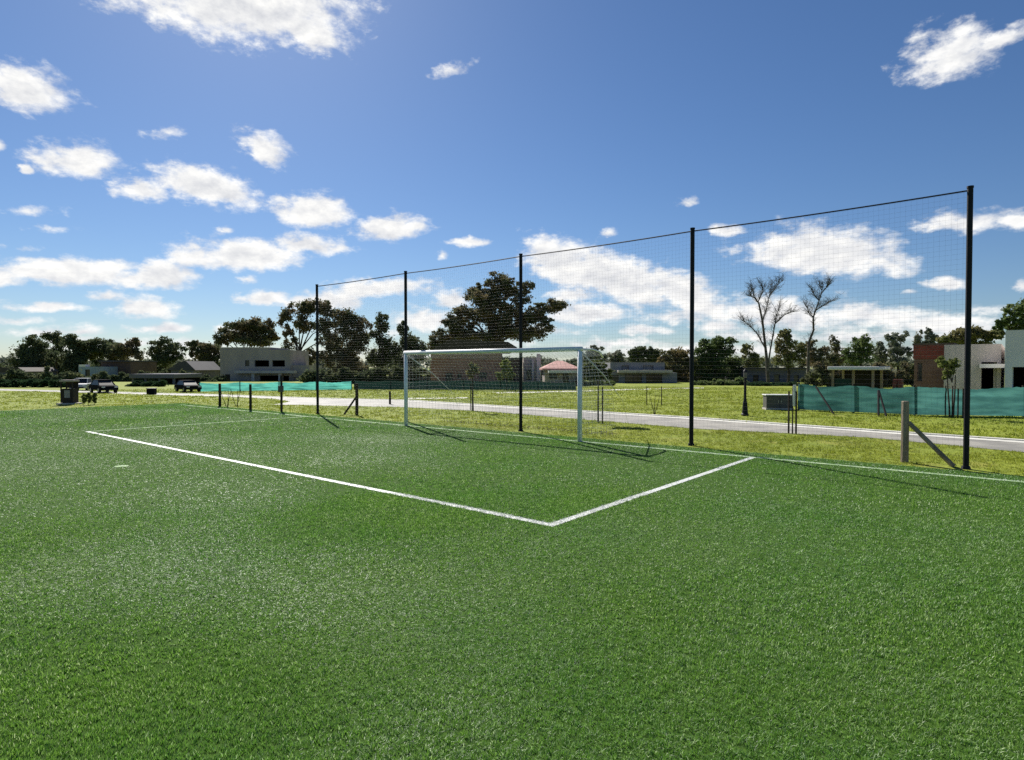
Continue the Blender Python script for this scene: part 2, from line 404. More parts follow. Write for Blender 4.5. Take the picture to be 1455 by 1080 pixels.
def blades(rx, ry, per, h, w, spread, five, lean_k, tint_lo=0., tint_hi=1.):
    n = len(rx) * per
    tl = nrg.uniform(0, 2 * math.pi, len(rx)); th = nrg.normal(1, .16, len(rx)).clip(.6, 1.5); tt = nrg.normal(.45, .13, len(rx))
    lf = lowfreq(rx, ry, 5, 2.6); fl = flat_field(rx, ry)
    rx = np.repeat(rx, per); ry = np.repeat(ry, per); tl = np.repeat(tl, per); th = np.repeat(th, per); tt = np.repeat(tt, per); lf = np.repeat(lf, per); fl = np.repeat(fl, per)
    x = rx + nrg.normal(0, spread, n); y = ry + nrg.normal(0, spread, n)
    hh = h * th * nrg.uniform(.7, 1.25, n)
    la = tl + nrg.normal(0, .8, n); lm = hh * (lean_k * fl * nrg.uniform(.35, 1.3, n))
    # the pile is brushed one way or the other in broad patches
    lx = np.cos(la) * lm + lf * .18 * hh * .35; ly = np.sin(la) * lm + lf * .18 * hh
    fa = nrg.uniform(0, 2 * math.pi, n); wx = np.cos(fa) * w / 2 * nrg.uniform(.7, 1.3, n); wy = np.sin(fa) * w / 2
    hz = np.sqrt(np.maximum(hh * hh - (lx * lx + ly * ly) * .8, (hh * .18) ** 2))
    tint = (tt + nrg.normal(0, .24, n)).clip(tint_lo, tint_hi)
    z0 = .003
    if five:
        V = np.stack([np.stack([x - wx, y - wy, np.full(n, z0)], 1), np.stack([x + wx, y + wy, np.full(n, z0)], 1),
                      np.stack([x + lx * .3 + wx * .8, y + ly * .3 + wy * .8, z0 + hz * .6], 1), np.stack([x + lx * .3 - wx * .8, y + ly * .3 - wy * .8, z0 + hz * .6], 1),
                      np.stack([x + lx, y + ly, z0 + hz], 1)], 1).reshape(-1, 3)
        base = (np.arange(n) * 5)[:, None]
        L = np.concatenate([base + np.array([[0, 1, 2, 3]]), base + np.array([[3, 2, 4]])], 1).ravel()
        Sz = np.tile([4, 3], n); T = np.repeat(tint, 5)
    else:
        V = np.stack([np.stack([x - wx, y - wy, np.full(n, z0)], 1), np.stack([x + wx, y + wy, np.full(n, z0)], 1), np.stack([x + lx, y + ly, z0 + hz], 1)], 1).reshape(-1, 3)
        L = np.arange(n * 3); Sz = np.full(n, 3); T = np.repeat(tint, 3)
    return V, L, Sz, T, x, y
def on_lines(x, y):
    s, b = sb_np(x, y); k = np.full(len(x), -1)
    for i, (nm, s0, s1, b0, b1) in enumerate(LINES):
        k[(s > s0) & (s < s1) & (b > b0) & (b < b1)] = i
    k[(((s - SPOT[0]) ** 2 + (b - SPOT[1]) ** 2) < SPOT[2] ** 2) & (nrg.uniform(0, 1, len(x)) < .5)] = 9
    k[((k == 2) | ((k == 3) & (s > 4.2))) & (nrg.uniform(0, 1, len(x)) > .6)] = -1     # worn paint
    return k
def subset(B, keep, nv):
    V, L, Sz, T = B[:4]; n = len(V) // nv; k = len(L) // n
    V2 = V.reshape(n, nv, 3)[keep].reshape(-1, 3); T2 = T.reshape(n, nv)[keep].ravel()
    Lb = (L.reshape(n, k)[0] - 0)[None] + (np.arange(keep.sum()) * nv)[:, None]
    S2 = Sz.reshape(n, -1)[keep].ravel()
    return V2, Lb.ravel(), S2, T2
def join(Bs):
    Vs, Ls, Ss, Ts = [], [], [], []; o = 0
    for V, L, S_, T in Bs:
        Vs.append(V); Ls.append(L + o); Ss.append(S_); Ts.append(T); o += len(V)
    return np.concatenate(Vs), np.concatenate(Ls), np.concatenate(Ss), np.concatenate(Ts)
green = []; white = {0: [], 1: [], 2: [], 3: [], 9: []}
for r0, r1, dens, per, h, w, spread, five, lean in (
        (1.0, 4.6, 3300, 6, .0215, .0032, .011, True, .9), (4.6, 9, 1600, 6, .022, .0048, .015, True, .9),
        (9, 18, 460, 5, .022, .011, .022, False, .8), (18, 42, 100, 5, .024, .026, .045, False, .7)):
    x, y = sector(r0, r1, dens); s, b = sb_np(x, y)
    k = (s > S0) & (s < S1) & (b < B1) & (b > B0); x, y = x[k], y[k]
    B = blades(x, y, per, h, w, spread, five, lean)
    nv = 5 if five else 3; q = on_lines(B[4], B[5])
    green.append(subset(B, q == -1, nv))
    for i in white:
        if (q == i).any(): white[i].append(subset(B, q == i, nv))
V, L, Sz, T = join(green)
solo('turf_grass', np_mesh('turf_grass', V, L, Sz, [M['turf']], T), None, 'short green artificial turf fibres covering the football pitch', 'artificial turf', kind='stuff')
for i, (nm, s0, s1, b0, b1) in enumerate(LINES):
    bm = MB(); quad_sb(bm, s0, s1, b0, b1, .008)
    base = (np.array([tuple(v) for v in bm.v]), np.arange(4), np.array([4]), np.full(4, .5))
    V, L, Sz, T = join([base] + white[i])
    me = np_mesh(nm, V, L, Sz, [M['line'], M['worn_line']], T)
    if i >= 2: me.polygons[0].material_index = 1
    o = solo(nm, me, None, None, None, kind='structure')
bm = MB(); c = SB(SPOT[0], SPOT[1], .008)
ring = [(c.x + .11 * math.cos(k * .524), c.y + .11 * math.sin(k * .524), .008) for k in range(12)]
base = (np.array(ring), np.arange(12), np.array([12]), np.full(12, .5))
V, L, Sz, T = join([base] + white[9])
solo('penalty_spot', np_mesh('penalty_spot', V, L, Sz, [M['worn_line'], M['line']], T), None, None, None, kind='structure')
ob = bpy.data.objects['penalty_spot'].data; ob.polygons.foreach_set('material_index', [0] + [1] * (len(ob.polygons) - 1))
lawn = []
for r0, r1, dens, per, h, w, spread in ((8, 20, 190, 5, .045, .012, .03), (20, 34, 45, 5, .055, .026, .06), (34, 55, 12, 5, .07, .05, .12)):
    x, y = sector(r0, r1, dens, R(56)); s, b = sb_np(x, y)
    k = ((b > B1 + .05) | (s > S1 + .05)) & ~in_poly(x, y, road_poly)
    k &= (lowfreq(x, y, 9, 3.0) + nrg.normal(0, .8, len(x))) > -1.0
    x, y = x[k], y[k]
    lawn.append(blades(x, y, per, h, w, spread, False, .8)[:4])
V, L, Sz, T = join(lawn)
solo('lawn_grass', np_mesh('lawn_grass', V, L, Sz, [M['lawn']], T), None, 'yellow green mown grass on the verges around the pitch and road', 'grass', kind='stuff')

# ------------------------------------------------------------------ ball net behind the goal
PS = [15.834, 10.973, 6.366, 1.630, -3.166]; PBo = 7.397; PH = 4.66
root = thing('ball_net', 'tall black ball stop net on five black poles behind the goal', 'sports net', SB(6.37, PBo))
for s in PS:
    m = MB(); c = SB(s, PBo)
    m.tube([c + Vector((0, 0, -.1)), c + Vector((0, 0, PH))], .045, 10); m.tube([c + Vector((0, 0, PH)), c + Vector((0, 0, PH + .03))], .052, 10)
    m.tube([c + Vector((0, 0, .0)), c + Vector((0, 0, .05))], [.075, .06], 10)
    part('pole', m, M['black_steel'], root, smooth=False)
def sagz(s):
    for a, b in zip(PS[:-1], PS[1:]):
        if b <= s <= a:
            u = (s - b) / (a - b); return 4 * u * (1 - u)
    return 0
m = MB(); N = 61
ss = [PS[0] + (PS[-1] - PS[0]) * i / (N - 1) for i in range(N)]
m.tube([SB(s, PBo, PH - .04 - .02 * sagz(s)) for s in ss], .014, 5)
part('top_rope', m, M['black_steel'], root)
m = MB(); pitch = .082; nx = int((PS[0] - PS[-1]) / pitch); nz = int((PH - .15) / pitch)
for i in range(nx + 1):
    s = PS[-1] + (PS[0] - PS[-1]) * i / nx; sg = sagz(s); top = PH - .06 - .02 * sg; pts = []
    for k in range(5):
        z = .05 + (top - .05) * k / 4
        pts.append(SB(s, PBo + .12 * sg * math.sin(math.pi * k / 4), z))
    m.tube(pts, .0007, 3, False)
for j in range(nz + 1):
    t = j / nz
    m.tube([SB(s, PBo + .12 * sagz(s) * math.sin(math.pi * t), .05 + (PH - .11 - .02 * sagz(s)) * t - .0 ) for s in ss], .00085, 3, False)
part('net', m, M['net'], root)

# ------------------------------------------------------------------ goal
GL, GR, GH, GB = 9.871, 3.880, 2.11, 6.45
root = thing('football_goal', 'white football goal with a thin white net at the end of the pitch', 'football goal', SB((GL + GR) / 2, GB))
for s in (GL, GR):
    m = MB(); m.tube([SB(s, GB, -.05), SB(s, GB, GH)], .055, 12); part('post', m, M['goal_white'], root, smooth=True)
m = MB(); m.tube([SB(GL + .055, GB, GH), SB(GR - .055, GB, GH)], .055, 12); part('crossbar', m, M['goal_white'], root, smooth=True)
for s in (GL, GR):
    m = MB(); m.tube([SB(s, GB + .03, GH), SB(s, GB + .55, GH - .0), SB(s, GB + .85, GH - .05), SB(s, GB + 1.0, GH - .18)], .022, 8)
    part('stanchion', m, M['goal_white'], root, smooth=True)
for s in (GL, GR):
    m = MB(); m.tube([SB(s, GB + .05, GH - .06), SB(s, GB + 1.05, 1.5), SB(s, GB + 1.95, .85), SB(s, GB + 2.35, .02)], [.018, .014, .004, .002], 6)
    part('net_stay', m, M['goal_net'], root, smooth=True)
def backp(s, t):     # net profile: from the bar over the stanchion down to the ground
    prof = [(0, GH), (.55, GH - .02), (.95, GH - .14), (1.25, 1.5), (1.5, .8), (1.62, .02)]
    k = min(int(t * 5), 4); u = t * 5 - k
    b0, z0 = prof[k]; b1, z1 = prof[k + 1]
    c = 1 - abs(2 * (s - GR) / (GL - GR) - 1)
    return SB(s, GB + b0 + (b1 - b0) * u + .12 * c * math.sin(math.pi * t), z0 + (z1 - z0) * u - .08 * c * math.sin(math.pi * t))
m = MB(); n1 = 46; n2 = 30
for i in range(n1 + 1):
    s = GR + (GL - GR) * i / n1; m.tube([backp(s, k / 14) for k in range(15)], .0022, 3, False)
for j in range(n2 + 1):
    m.tube([backp(GR + (GL - GR) * k / 16, j / n2) for k in range(17)], .0024, 3, False)
for s in (GL, GR):
    for j in range(1, 30):
        q = backp(s, j / 30)
        m.tube([SB(s, GB, q.z * .98), q], .0022, 3, False)
    for b in range(1, 12):
        bb = b * .13; zt = GH if bb < .55 else max(.1, GH - (bb - .55) * 1.9)
        m.tube([SB(s, GB + bb, 0.02), SB(s, GB + bb, zt)], .0022, 3, False)
part('net', m, M['goal_net'], root)
m = MB(); 
for k in range(40):      # loose net heaped along the ground behind the goal
    s = GR + (GL - GR) * k / 39; 
    m.tube([SB(s, GB + 1.5 + rnd.uniform(-.1, .1), .01), SB(s + .1, GB + 1.62, .05 + rnd.uniform(0, .06)), SB(s + .25, GB + 1.6 + rnd.uniform(-.1, .15), .015)], .006, 4, False)
part('net_hem', m, M['dark_wood'], root)

# ------------------------------------------------------------------ wooden posts beside the pitch
def post(px, py, ptop, label, name='wooden_post', r=.05, brace=None, box=None, m_='wood', group='wooden posts along the pitch edge', sign=None):
    b = G(px, py); top = P(px, ptop, b.y).z
    t = thing(name, label, 'post', b, group)
    mb = MB(); mb.tube([b + Vector((0, 0, -.05)), b + Vector((.004, 0, top * .5)), b + Vector((0, .0, top - .015)), b + Vector((0, 0, top))], [r * 1.05, r, r * .97, r * .8], 9)
    part('shaft', mb, M[m_], t)
    if brace:
        bx, by, bt = brace; q = G(bx, by); z = P(px, bt, b.y).z
        d = (q - b).normalized()
        mb = MB(); mb.tube([b + d * r * .9 + Vector((0, 0, z)), q + Vector((0, 0, .0))], [r * .62, r * .68], 7); part('brace', mb, M[m_], t)
    if box:
        x, y0, y1, w = box; z0 = P(px, y1, b.y).z; z1 = P(px, y0, b.y).z
        mb = MB(); mb.box(b + Vector((0.02, -r - w * .3, (z0 + z1) / 2)), (w, w * .6, z1 - z0), .3, .02); part('meter_box', mb, M['cabinet'], t)
    return t
post(1285, 657, 570, 'grey round wooden post with a diagonal brace beside the last tall pole at right', brace=(1355, 663, 600), r=.062)
post(507, 590, 545, 'wooden post with a short leaning brace at the left end of the ball net', brace=(489, 589, 565), r=.055, m_='dark_wood')
post(312.5, 577.5, 545, 'thin dark wooden post at the far corner of the pitch, leftmost of its row', r=.055, m_='dark_wood')
post(356, 583, 546, 'thin dark wooden post between the corner post and the post carrying a box', r=.05, m_='dark_wood')
post(400, 585, 533, 'taller dark post carrying a small dark box near the left end of the ball net', box=(400, 548, 557, .2), r=.045, m_='dark_wood')
post(554, 574.5, 556, 'short dark post on the far road verge left of the goal', r=.05, m_='dark_wood', group='')

# ------------------------------------------------------------------ trees
def leaves(lobes, size, dens, sub=.24, seed=0, shell=.45, satellites=True):
    r = np.random.default_rng(seed); out = []
    if satellites:
        L2 = []
        for (c, ra) in lobes:       # ragged outline: a core with smaller bunches round it
            c = np.array(c); ra = np.array(ra); L2.append((c, ra * .78))
            for q in range(5):
                d = r.normal(size=3); d /= np.linalg.norm(d); L2.append((c + d * ra * r.uniform(.7, .95), ra * r.uniform(.28, .48)))
        lobes = L2
    for (c, ra) in lobes:
        c = np.array(c); ra = np.array(ra); vol = float(np.prod(ra)) ** (2 / 3)
        nc = max(6, int(9 + 2.2 * vol / (size * size * 9)))
        nc = min(nc, 90)
        d = r.normal(size=(nc, 3)); d /= np.linalg.norm(d, axis=1)[:, None]
        rad = r.uniform(0, 1, nc) ** shell
        cl = c + d * rad[:, None] * ra * .92
        nl = max(14, int(dens * vol / (size * size) / nc * 42))
        sg = ra * sub * r.uniform(.55, 1.35, (nc, 1))
        p = np.repeat(cl, nl, 0) + np.repeat(sg, nl, 0) * r.normal(size=(nc * nl, 3)) * np.array([1, 1, .8])
        out.append(p)
    p = np.concatenate(out); n = len(p)
    a = r.normal(size=(n, 3)); a /= np.linalg.norm(a, axis=1)[:, None]
    b = np.cross(a, r.normal(size=(n, 3))); b /= np.linalg.norm(b, axis=1)[:, None]
    s = size * r.uniform(.55, 1.35, n)[:, None]
    V = np.stack([p - a * s * .62, p + b * s * .34, p + a * s * .62, p - b * s * .34], 1).reshape(-1, 3)
    V[:, 2] = np.maximum(V[:, 2], .02)
    return V
def leaf_obj(name, V, m, parent):
    off = parent.location if parent else None
    n = len(V) // 4
    me = np_mesh(name, V, np.arange(n * 4), np.full(n, 4), [M[m]], None, off)
    o = bpy.data.objects.new(name, me); COL.objects.link(o); o.parent = parent; return o
def wob(a, b, k, amp, r):
    pts = []
    for i in range(k + 1):
        t = i / k; p = a.lerp(b, t)
        if 0 < i < k: p = p + Vector((r.uniform(-1, 1), r.uniform(-1, 1), r.uniform(-.4, .6))) * amp
        pts.append(p)
    return pts
def tree(name, bpx, Y, lobes, label, m='leaf_dark', size=None, dens=1.0, group=None, trunk=None, fork=.45, bark='bark', seed=None, sub=.2, cat='tree'):
    sub = .24; seed = seed if seed is not None else int(bpx * 13 + Y)
    r = random.Random(seed)
    base = P(bpx, 545, Y); base.z = 0
    k = Y / F
    L = []
    for (px, py, rx, ry) in lobes:
        c = P(px, py, Y); dy = r.uniform(-.5, .5) * rx * k
        s = (Y + dy) / Y
        L.append((Vector((c.x * s, Y + dy, H + (c.z - H) * s)), (rx * k * 1.34, rx * k * 1.1, ry * k * 1.32)))
    top = max(c.z for c, _ in L)
    size = size or max(.15, Y * .0030)
    t = thing(name, label, cat, base, group)
    tr = trunk or max(.05, top * .028)
    mb = MB(); f = base + Vector((r.uniform(-.03, .03) * top, 0, top * fork))
    mb.tube(wob(base + Vector((0, 0, -.1)), f, 4, tr * .5, r), [tr * 1.35, tr * 1.05, tr * .95, tr * .88, tr * .8], 8)
    lb = MB()
    for c, ra in L:
        st = f if c.z > f.z * .95 else base.lerp(f, .6)
        st = st + Vector((0, 0, r.uniform(-.12, .02) * top))
        mid = st.lerp(c, .55) + Vector((0, 0, .06 * top))
        lb.tube([st, mid, c], [tr * .38, tr * .24, tr * .08], 6)
        for q in range(3):
            e = c + Vector((r.uniform(-.8, .8) * ra[0], r.uniform(-.8, .8) * ra[1], r.uniform(-.3, .8) * ra[2]))
            lb.tube([mid.lerp(c, .6), (mid + e) / 2 + Vector((0, 0, .02 * top)), e], [tr * .13, tr * .08, tr * .03], 4)
    part('trunk', mb, M[bark], t); part('limb', lb, M[bark], t)
    leaf_obj('crown', leaves([(tuple(c), ra) for c, ra in L], size, dens, sub, seed), m, t)
    return t
GT = 'tall dark trees on the skyline'
tree('broadleaf_tree', 45, 92, [(45, 502, 22, 16), (38, 522, 18, 16), (54, 489, 11, 8), (55, 520, 14, 16), (30, 500, 8, 7)], 'dark bushy tree rounded to the ground, first big tree from the left edge', group=GT)
tree('broadleaf_tree', 80, 100, [(80, 483, 13, 8), (92, 486, 10, 8), (76, 500, 9, 12), (90, 505, 8, 12), (72, 478, 6, 4)], 'dark open tree with bare leaning branches right of the rounded bushy tree', 'leaf_dark', group=GT, dens=.75)
tree('broadleaf_tree', 105, 95, [(104, 488, 13, 9), (108, 505, 13, 14), (100, 520, 12, 14), (112, 522, 10, 13)], 'dark dense tree rising behind the wooden litter bin', group=GT)
tree('broadleaf_tree', 142, 98, [(128, 490, 15, 8), (150, 491, 18, 9), (140, 503, 12, 8), (122, 500, 8, 8), (160, 498, 10, 8)], 'dark flat topped tree above the pale blue house', 'leaf_dark', group=GT)
tree('broadleaf_tree', 172, 96, [(168, 498, 14, 9), (188, 489, 9, 7), (180, 502, 13, 9), (165, 510, 12, 9), (196, 505, 7, 9)], 'dark brownish tree above the maroon brick house', 'leaf_brown', group=GT)
tree('broadleaf_tree', 235, 100, [(234, 491, 16, 9), (222, 503, 11, 9), (246, 501, 12, 9), (236, 512, 14, 9), (252, 508, 7, 5)], 'round dark tree standing apart above the long grey carport', 'leaf_dark', group=GT, dens=.8)
tree('broadleaf_tree', 292, 98, [(278, 491, 9, 6), (292, 497, 15, 9), (302, 508, 12, 14), (290, 515, 12, 14), (275, 502, 5, 6)], 'dark purple brown tree just left of the two storey grey house', 'leaf_brown', group=GT)
tree('broadleaf_tree', 348, 105, [(345, 464, 22, 11), (365, 462, 14, 9), (322, 478, 13, 10), (378, 468, 11, 10), (350, 480, 26, 11), (385, 478, 8, 6), (312, 486, 8, 7)], 'dome shaped dark tree behind the two storey grey house', 'leaf_brown', group=GT)
tree('eucalyptus_tree', 425, 100, [(404, 450, 9, 11), (425, 443, 13, 13), (442, 436, 13, 10), (458, 442, 12, 14), (434, 466, 15, 10), (460, 466, 15, 12), (468, 488, 13, 12), (410, 470, 7, 7), (412, 492, 8, 12), (440, 510, 12, 10), (465, 510, 13, 10)], 'tall open eucalyptus with sky gaps behind the first net pole', 'leaf_brown', group=GT, fork=.4, dens=.85)
tree('eucalyptus_tree', 495, 98, [(484, 451, 13, 11), (503, 454, 14, 12), (515, 470, 10, 14), (490, 475, 18, 14), (505, 495, 15, 16), (482, 500, 14, 16), (498, 520, 18, 14)], 'dense dark eucalyptus between the first two net poles', 'leaf_brown', group=GT, fork=.4)
tree('eucalyptus_tree', 543, 102, [(542, 455, 8, 10), (540, 474, 11, 13), (548, 492, 13, 14), (536, 510, 12, 14), (552, 512, 12, 12)], 'narrow pointed dark eucalyptus left of the second net pole', 'leaf_dark', group=GT)
tree('eucalyptus_tree', 578, 100, [(573, 468, 6, 9), (578, 482, 12, 12), (590, 492, 13, 11), (566, 498, 10, 13), (582, 510, 16, 12), (600, 502, 9, 8)], 'dark eucalyptus directly behind the second net pole', 'leaf_dark', group=GT)
tree('eucalyptus_tree', 700, 84, [(709, 398, 14, 10), (698, 412, 14, 10), (724, 407, 11, 9), (678, 415, 11, 9), (688, 430, 20, 14), (716, 428, 20, 14), (748, 408, 8, 8), (742, 426, 10, 10), (664, 448, 15, 12), (642, 456, 12, 11), (656, 466, 18, 12), (690, 452, 20, 14), (722, 452, 20, 14), (748, 452, 13, 12),
      (765, 446, 13, 9), (782, 436, 14, 8), (798, 434, 9, 7), (775, 455, 7, 5), (768, 470, 14, 11), (740, 474, 20, 10), (700, 476, 26, 10), (655, 482, 20, 8), (628, 478, 11, 9), (618, 488, 10, 8)], 'huge spreading eucalyptus towering over the goal and the brick house', 'leaf_brown', group=GT, trunk=.55, fork=.42, dens=1.0)
GD = 'distant trees on the right skyline'
tree('broadleaf_tree', 843, 118, [(843, 500, 9, 6), (836, 508, 10, 8), (850, 508, 9, 7)], 'small dark distant tree right of the goal post', group=GD, m='leaf_far_haze')
tree('broadleaf_tree', 872, 122, [(868, 508, 9, 5), (880, 506, 9, 6), (874, 515, 12, 6)], 'low far tree behind the long modern house, its left one', group=GD, m='leaf_far_haze')
tree('broadleaf_tree', 908, 112, [(908, 496, 8, 6), (902, 503, 9, 7), (916, 503, 9, 6), (908, 513, 14, 7)], 'dark distant tree peaking above the long modern house', group=GD)
tree('broadleaf_tree', 930, 112, [(931, 501, 7, 6), (928, 510, 10, 7), (938, 512, 8, 7)], 'smaller dark distant tree right of the peaked one above the modern house', group=GD)
tree('broadleaf_tree', 963, 72, [(950, 510, 12, 11), (968, 503, 13, 10), (975, 518, 13, 12), (956, 528, 18, 12), (975, 538, 14, 8), (945, 540, 10, 8)], 'rust and olive bushy tree left of the fourth net pole', 'leaf_rust')
tree('broadleaf_tree', 1015, 72, [(1014, 490, 14, 9), (1000, 500, 14, 12), (1030, 498, 14, 13), (1010, 515, 20, 12), (1036, 518, 16, 14), (1015, 532, 26, 10), (1050, 530, 8, 8), (992, 518, 8, 14)], 'rounded mid green tree right of the fourth net pole', 'leaf_mid')
tree('broadleaf_tree', 1120, 66, [(1118, 478, 8, 7), (1112, 490, 9, 10), (1128, 494, 12, 10), (1116, 508, 14, 10), (1136, 508, 9, 9), (1110, 474, 5, 4)], 'leafy olive tree between the two tall bare trees', 'leaf_olive', dens=.7)
tree('broadleaf_tree', 1070, 85, [(1066, 500, 9, 10), (1074, 512, 11, 10), (1060, 515, 8, 9)], 'pale grey olive tree left of the first tall bare tree', 'leaf_olive', dens=.5)
tree('broadleaf_tree', 1158, 80, [(1152, 495, 9, 10), (1165, 505, 12, 10), (1150, 512, 12, 10), (1178, 508, 9, 9)], 'dull brown green tree behind the second bare tree', 'leaf_brown', dens=.65)
tree('broadleaf_tree', 1190, 88, [(1186, 490, 8, 9), (1194, 502, 10, 9), (1188, 512, 12, 7)], 'thin brownish far tree left of the shed', 'leaf_brown', dens=.35)
tree('broadleaf_tree', 1224, 80, [(1223, 486, 11, 8), (1214, 498, 11, 9), (1232, 497, 9, 10), (1222, 510, 16, 9)], 'round dark green tree above the white roofed shed', 'leaf_mid', dens=.9)
tree('eucalyptus_tree', 1250, 92, [(1249, 494, 6, 8), (1246, 506, 9, 8), (1254, 512, 8, 8)], 'small sparse tree right of the shed roof', 'leaf_far_haze', dens=.7)
tree('eucalyptus_tree', 1275, 90, [(1268, 484, 8, 7), (1282, 480, 9, 7), (1275, 495, 12, 8), (1266, 502, 8, 8), (1284, 503, 9, 9), (1276, 516, 14, 9)], 'tall open grey green tree left of the red brick house', 'leaf_far_haze', dens=.75)
tree('eucalyptus_tree', 1307, 96, [(1306, 478, 5, 7), (1308, 490, 6, 8)], 'thin far tree above the red brick house, left of a pair', 'leaf_far_haze', dens=.8)
tree('eucalyptus_tree', 1322, 96, [(1322, 475, 6, 6), (1323, 487, 8, 8)], 'thin far tree above the red brick house, right of a pair', 'leaf_far_haze', dens=.8)
tree('broadleaf_tree', 1380, 46, [(1352, 482, 12, 7), (1368, 475, 14, 8), (1390, 474, 14, 9), (1408, 476, 11, 9), (1380, 486, 24, 8)], 'low spreading olive brown tree behind the bare concrete house', 'leaf_olive', size=.2)
tree('broadleaf_tree', 1445, 42, [(1440, 440, 10, 10), (1428, 455, 9, 8), (1452, 446, 10, 13), (1464, 436, 12, 14), (1440, 462, 14, 9), (1462, 462, 13, 10), (1418, 462, 5, 5), (1480, 455, 12, 14)], 'airy pale green tree behind the white house at the right edge', 'leaf_mid', size=.16, dens=.55)
# bare trees, limbs traced as polylines with real thickness
def bare(bpx, Y, polys, label, seed):
    r = random.Random(seed); base = P(bpx, 545, Y); base.z = 0; k = Y / F
    t = thing('bare_tree', label, 'tree', base)
    tm = MB(); lm = MB(); tw = MB()
    for i, (r0, r1, pts) in enumerate(polys):
        dep = 0; W = []
        for j, (u, v) in enumerate(pts):
            if j: dep += r.uniform(-.5, .5) * (i > 0)
            W.append(P(1000 + u / 4.5, 400 + v / 4.5, Y + dep))
        if i == 0: W[0] = Vector((W[0].x, Y, -.1))
        n = len(W); rad = [(r0 + (r1 - r0) * j / (n - 1)) for j in range(n)]
        (tm if i == 0 else lm).tube(W, rad, 7)
        for j in range(1, n):
            for q in range(16 if i else 8):
                a = W[j - 1].lerp(W[j], r.random())
                d = (W[j] - W[j - 1]).normalized() + Vector((r.uniform(-1, 1), r.uniform(-1, 1), r.uniform(-.3, 1))) * .9
                e = a + d.normalized() * r.uniform(.35, 1.3)
                if a.z < 3.2: continue
                tw.tube([a, a.lerp(e, .5) + Vector((r.uniform(-.1, .1), 0, .05)), e], [.018, .012, .005], 3, False)
                for z in range(5):
                    a2 = a.lerp(e, r.uniform(.3, 1)); e2 = a2 + Vector((r.uniform(-1, 1), r.uniform(-1, 1), r.uniform(-.2, 1))) * .45
                    tw.tube([a2, e2], [.011, .005], 3, False)
    part('trunk', tm, M['pale_bark'], t); part('limb', lm, M['pale_bark'], t); part('twigs', tw, M['pale_bark'], t)
bare(1092, 60, [(.17, .035, [(412, 640), (405, 520), (395, 430), (376, 260), (352, 140), (322, 100), (310, 45)]), (.07, .015, [(395, 430), (340, 330), (290, 280), (230, 235)]),
     (.09, .02, [(408, 560), (425, 440), (450, 300), (462, 220), (490, 150)]), (.06, .015, [(376, 250), (400, 180), (420, 90), (432, 20)]), (.06, .02, [(455, 270), (520, 210), (580, 190)]),
     (.06, .02, [(347, 130), (380, 60), (370, 20)]), (.05, .015, [(420, 90), (460, 40), (480, 5)]), (.05, .02, [(326, 105), (300, 95), (305, 60)])], 'taller bare grey tree with many upright branches right of the fourth pole', 3)
bare(1148, 62, [(.15, .03, [(668, 640), (668, 500), (672, 390), (702, 310), (700, 230), (716, 180), (742, 110), (760, 40)]), (.06, .02, [(716, 185), (770, 150), (822, 125)]), (.05, .02, [(702, 235), (670, 200), (655, 150)]),
     (.05, .02, [(738, 122), (705, 90), (690, 50)]), (.05, .02, [(750, 80), (790, 30), (800, 5)]), (.04, .015, [(756, 60), (740, 20)])], 'bare crooked grey tree with a bent top, right of the olive tree', 8)
# far-off wood behind everything
fl = []; rr = random.Random(4)
px = -420
while px < 1900:
    ry = rr.uniform(5, 10); rx = rr.uniform(10, 20); yc = rr.uniform(514, 519)
    Yd = rr.uniform(135, 165); c = P(px, yc, Yd)
    fl.append((tuple(c), (rx * Yd / F, 2.5, ry * Yd / F))); c2 = P(px + 8, 531, Yd - 4); fl.append((tuple(c2), (rx * Yd / F, 2.5, 8 * Yd / F)))
    px += rx * .8
o = leaf_obj('distant_woodland', leaves(fl, .6, .9, .24, 77, satellites=False), 'leaf_far_haze', None)
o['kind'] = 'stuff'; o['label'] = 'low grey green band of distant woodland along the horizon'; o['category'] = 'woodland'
# hedges and low bushes
def hedge(px0, px1, py0, py1, Y, label, m='leaf_hedge', name='hedge', dens=1.2, size=None):
    L = []; r = random.Random(int(px0 * 7 + Y)); n = max(4, int((px1 - px0) / ((py1 - py0) * .5)))
    for i in range(n):
        px = px0 + (px1 - px0) * (i + .5) / n; hh = (py1 - py0) / 2 * r.uniform(.6, 1.15)
        c = P(px, py1 - hh, Y + r.uniform(-.3, .3)); L.append((tuple(c), ((px1 - px0) / n * r.uniform(.8, 1.4) * Y / F, .8, hh * Y / F)))
    b = P((px0 + px1) / 2, 545, Y); b.z = 0
    t = thing(name, label, 'hedge', b)
    leaf_obj('foliage', leaves(L, size or Y * .0035, dens, .25, int(px0 + 999)), m, t)
hedge(-60, 98, 539, 551, 52, 'long dark green hedge at the left edge behind the litter bin')
hedge(820, 870, 540, 549, 57, 'dark low hedge behind the staked street tree', 'leaf_mid')
hedge(985, 1060, 538, 549, 58, 'dark low bushes at the foot of the rounded green tree', 'leaf_mid')
hedge(1062, 1130, 543, 549.5, 56, 'low dark hedge below the tall bare trees', 'leaf_hedge')
hedge(185, 235, 542, 551, 54, 'short dark hedge in front of the grey carport', 'leaf_hedge')

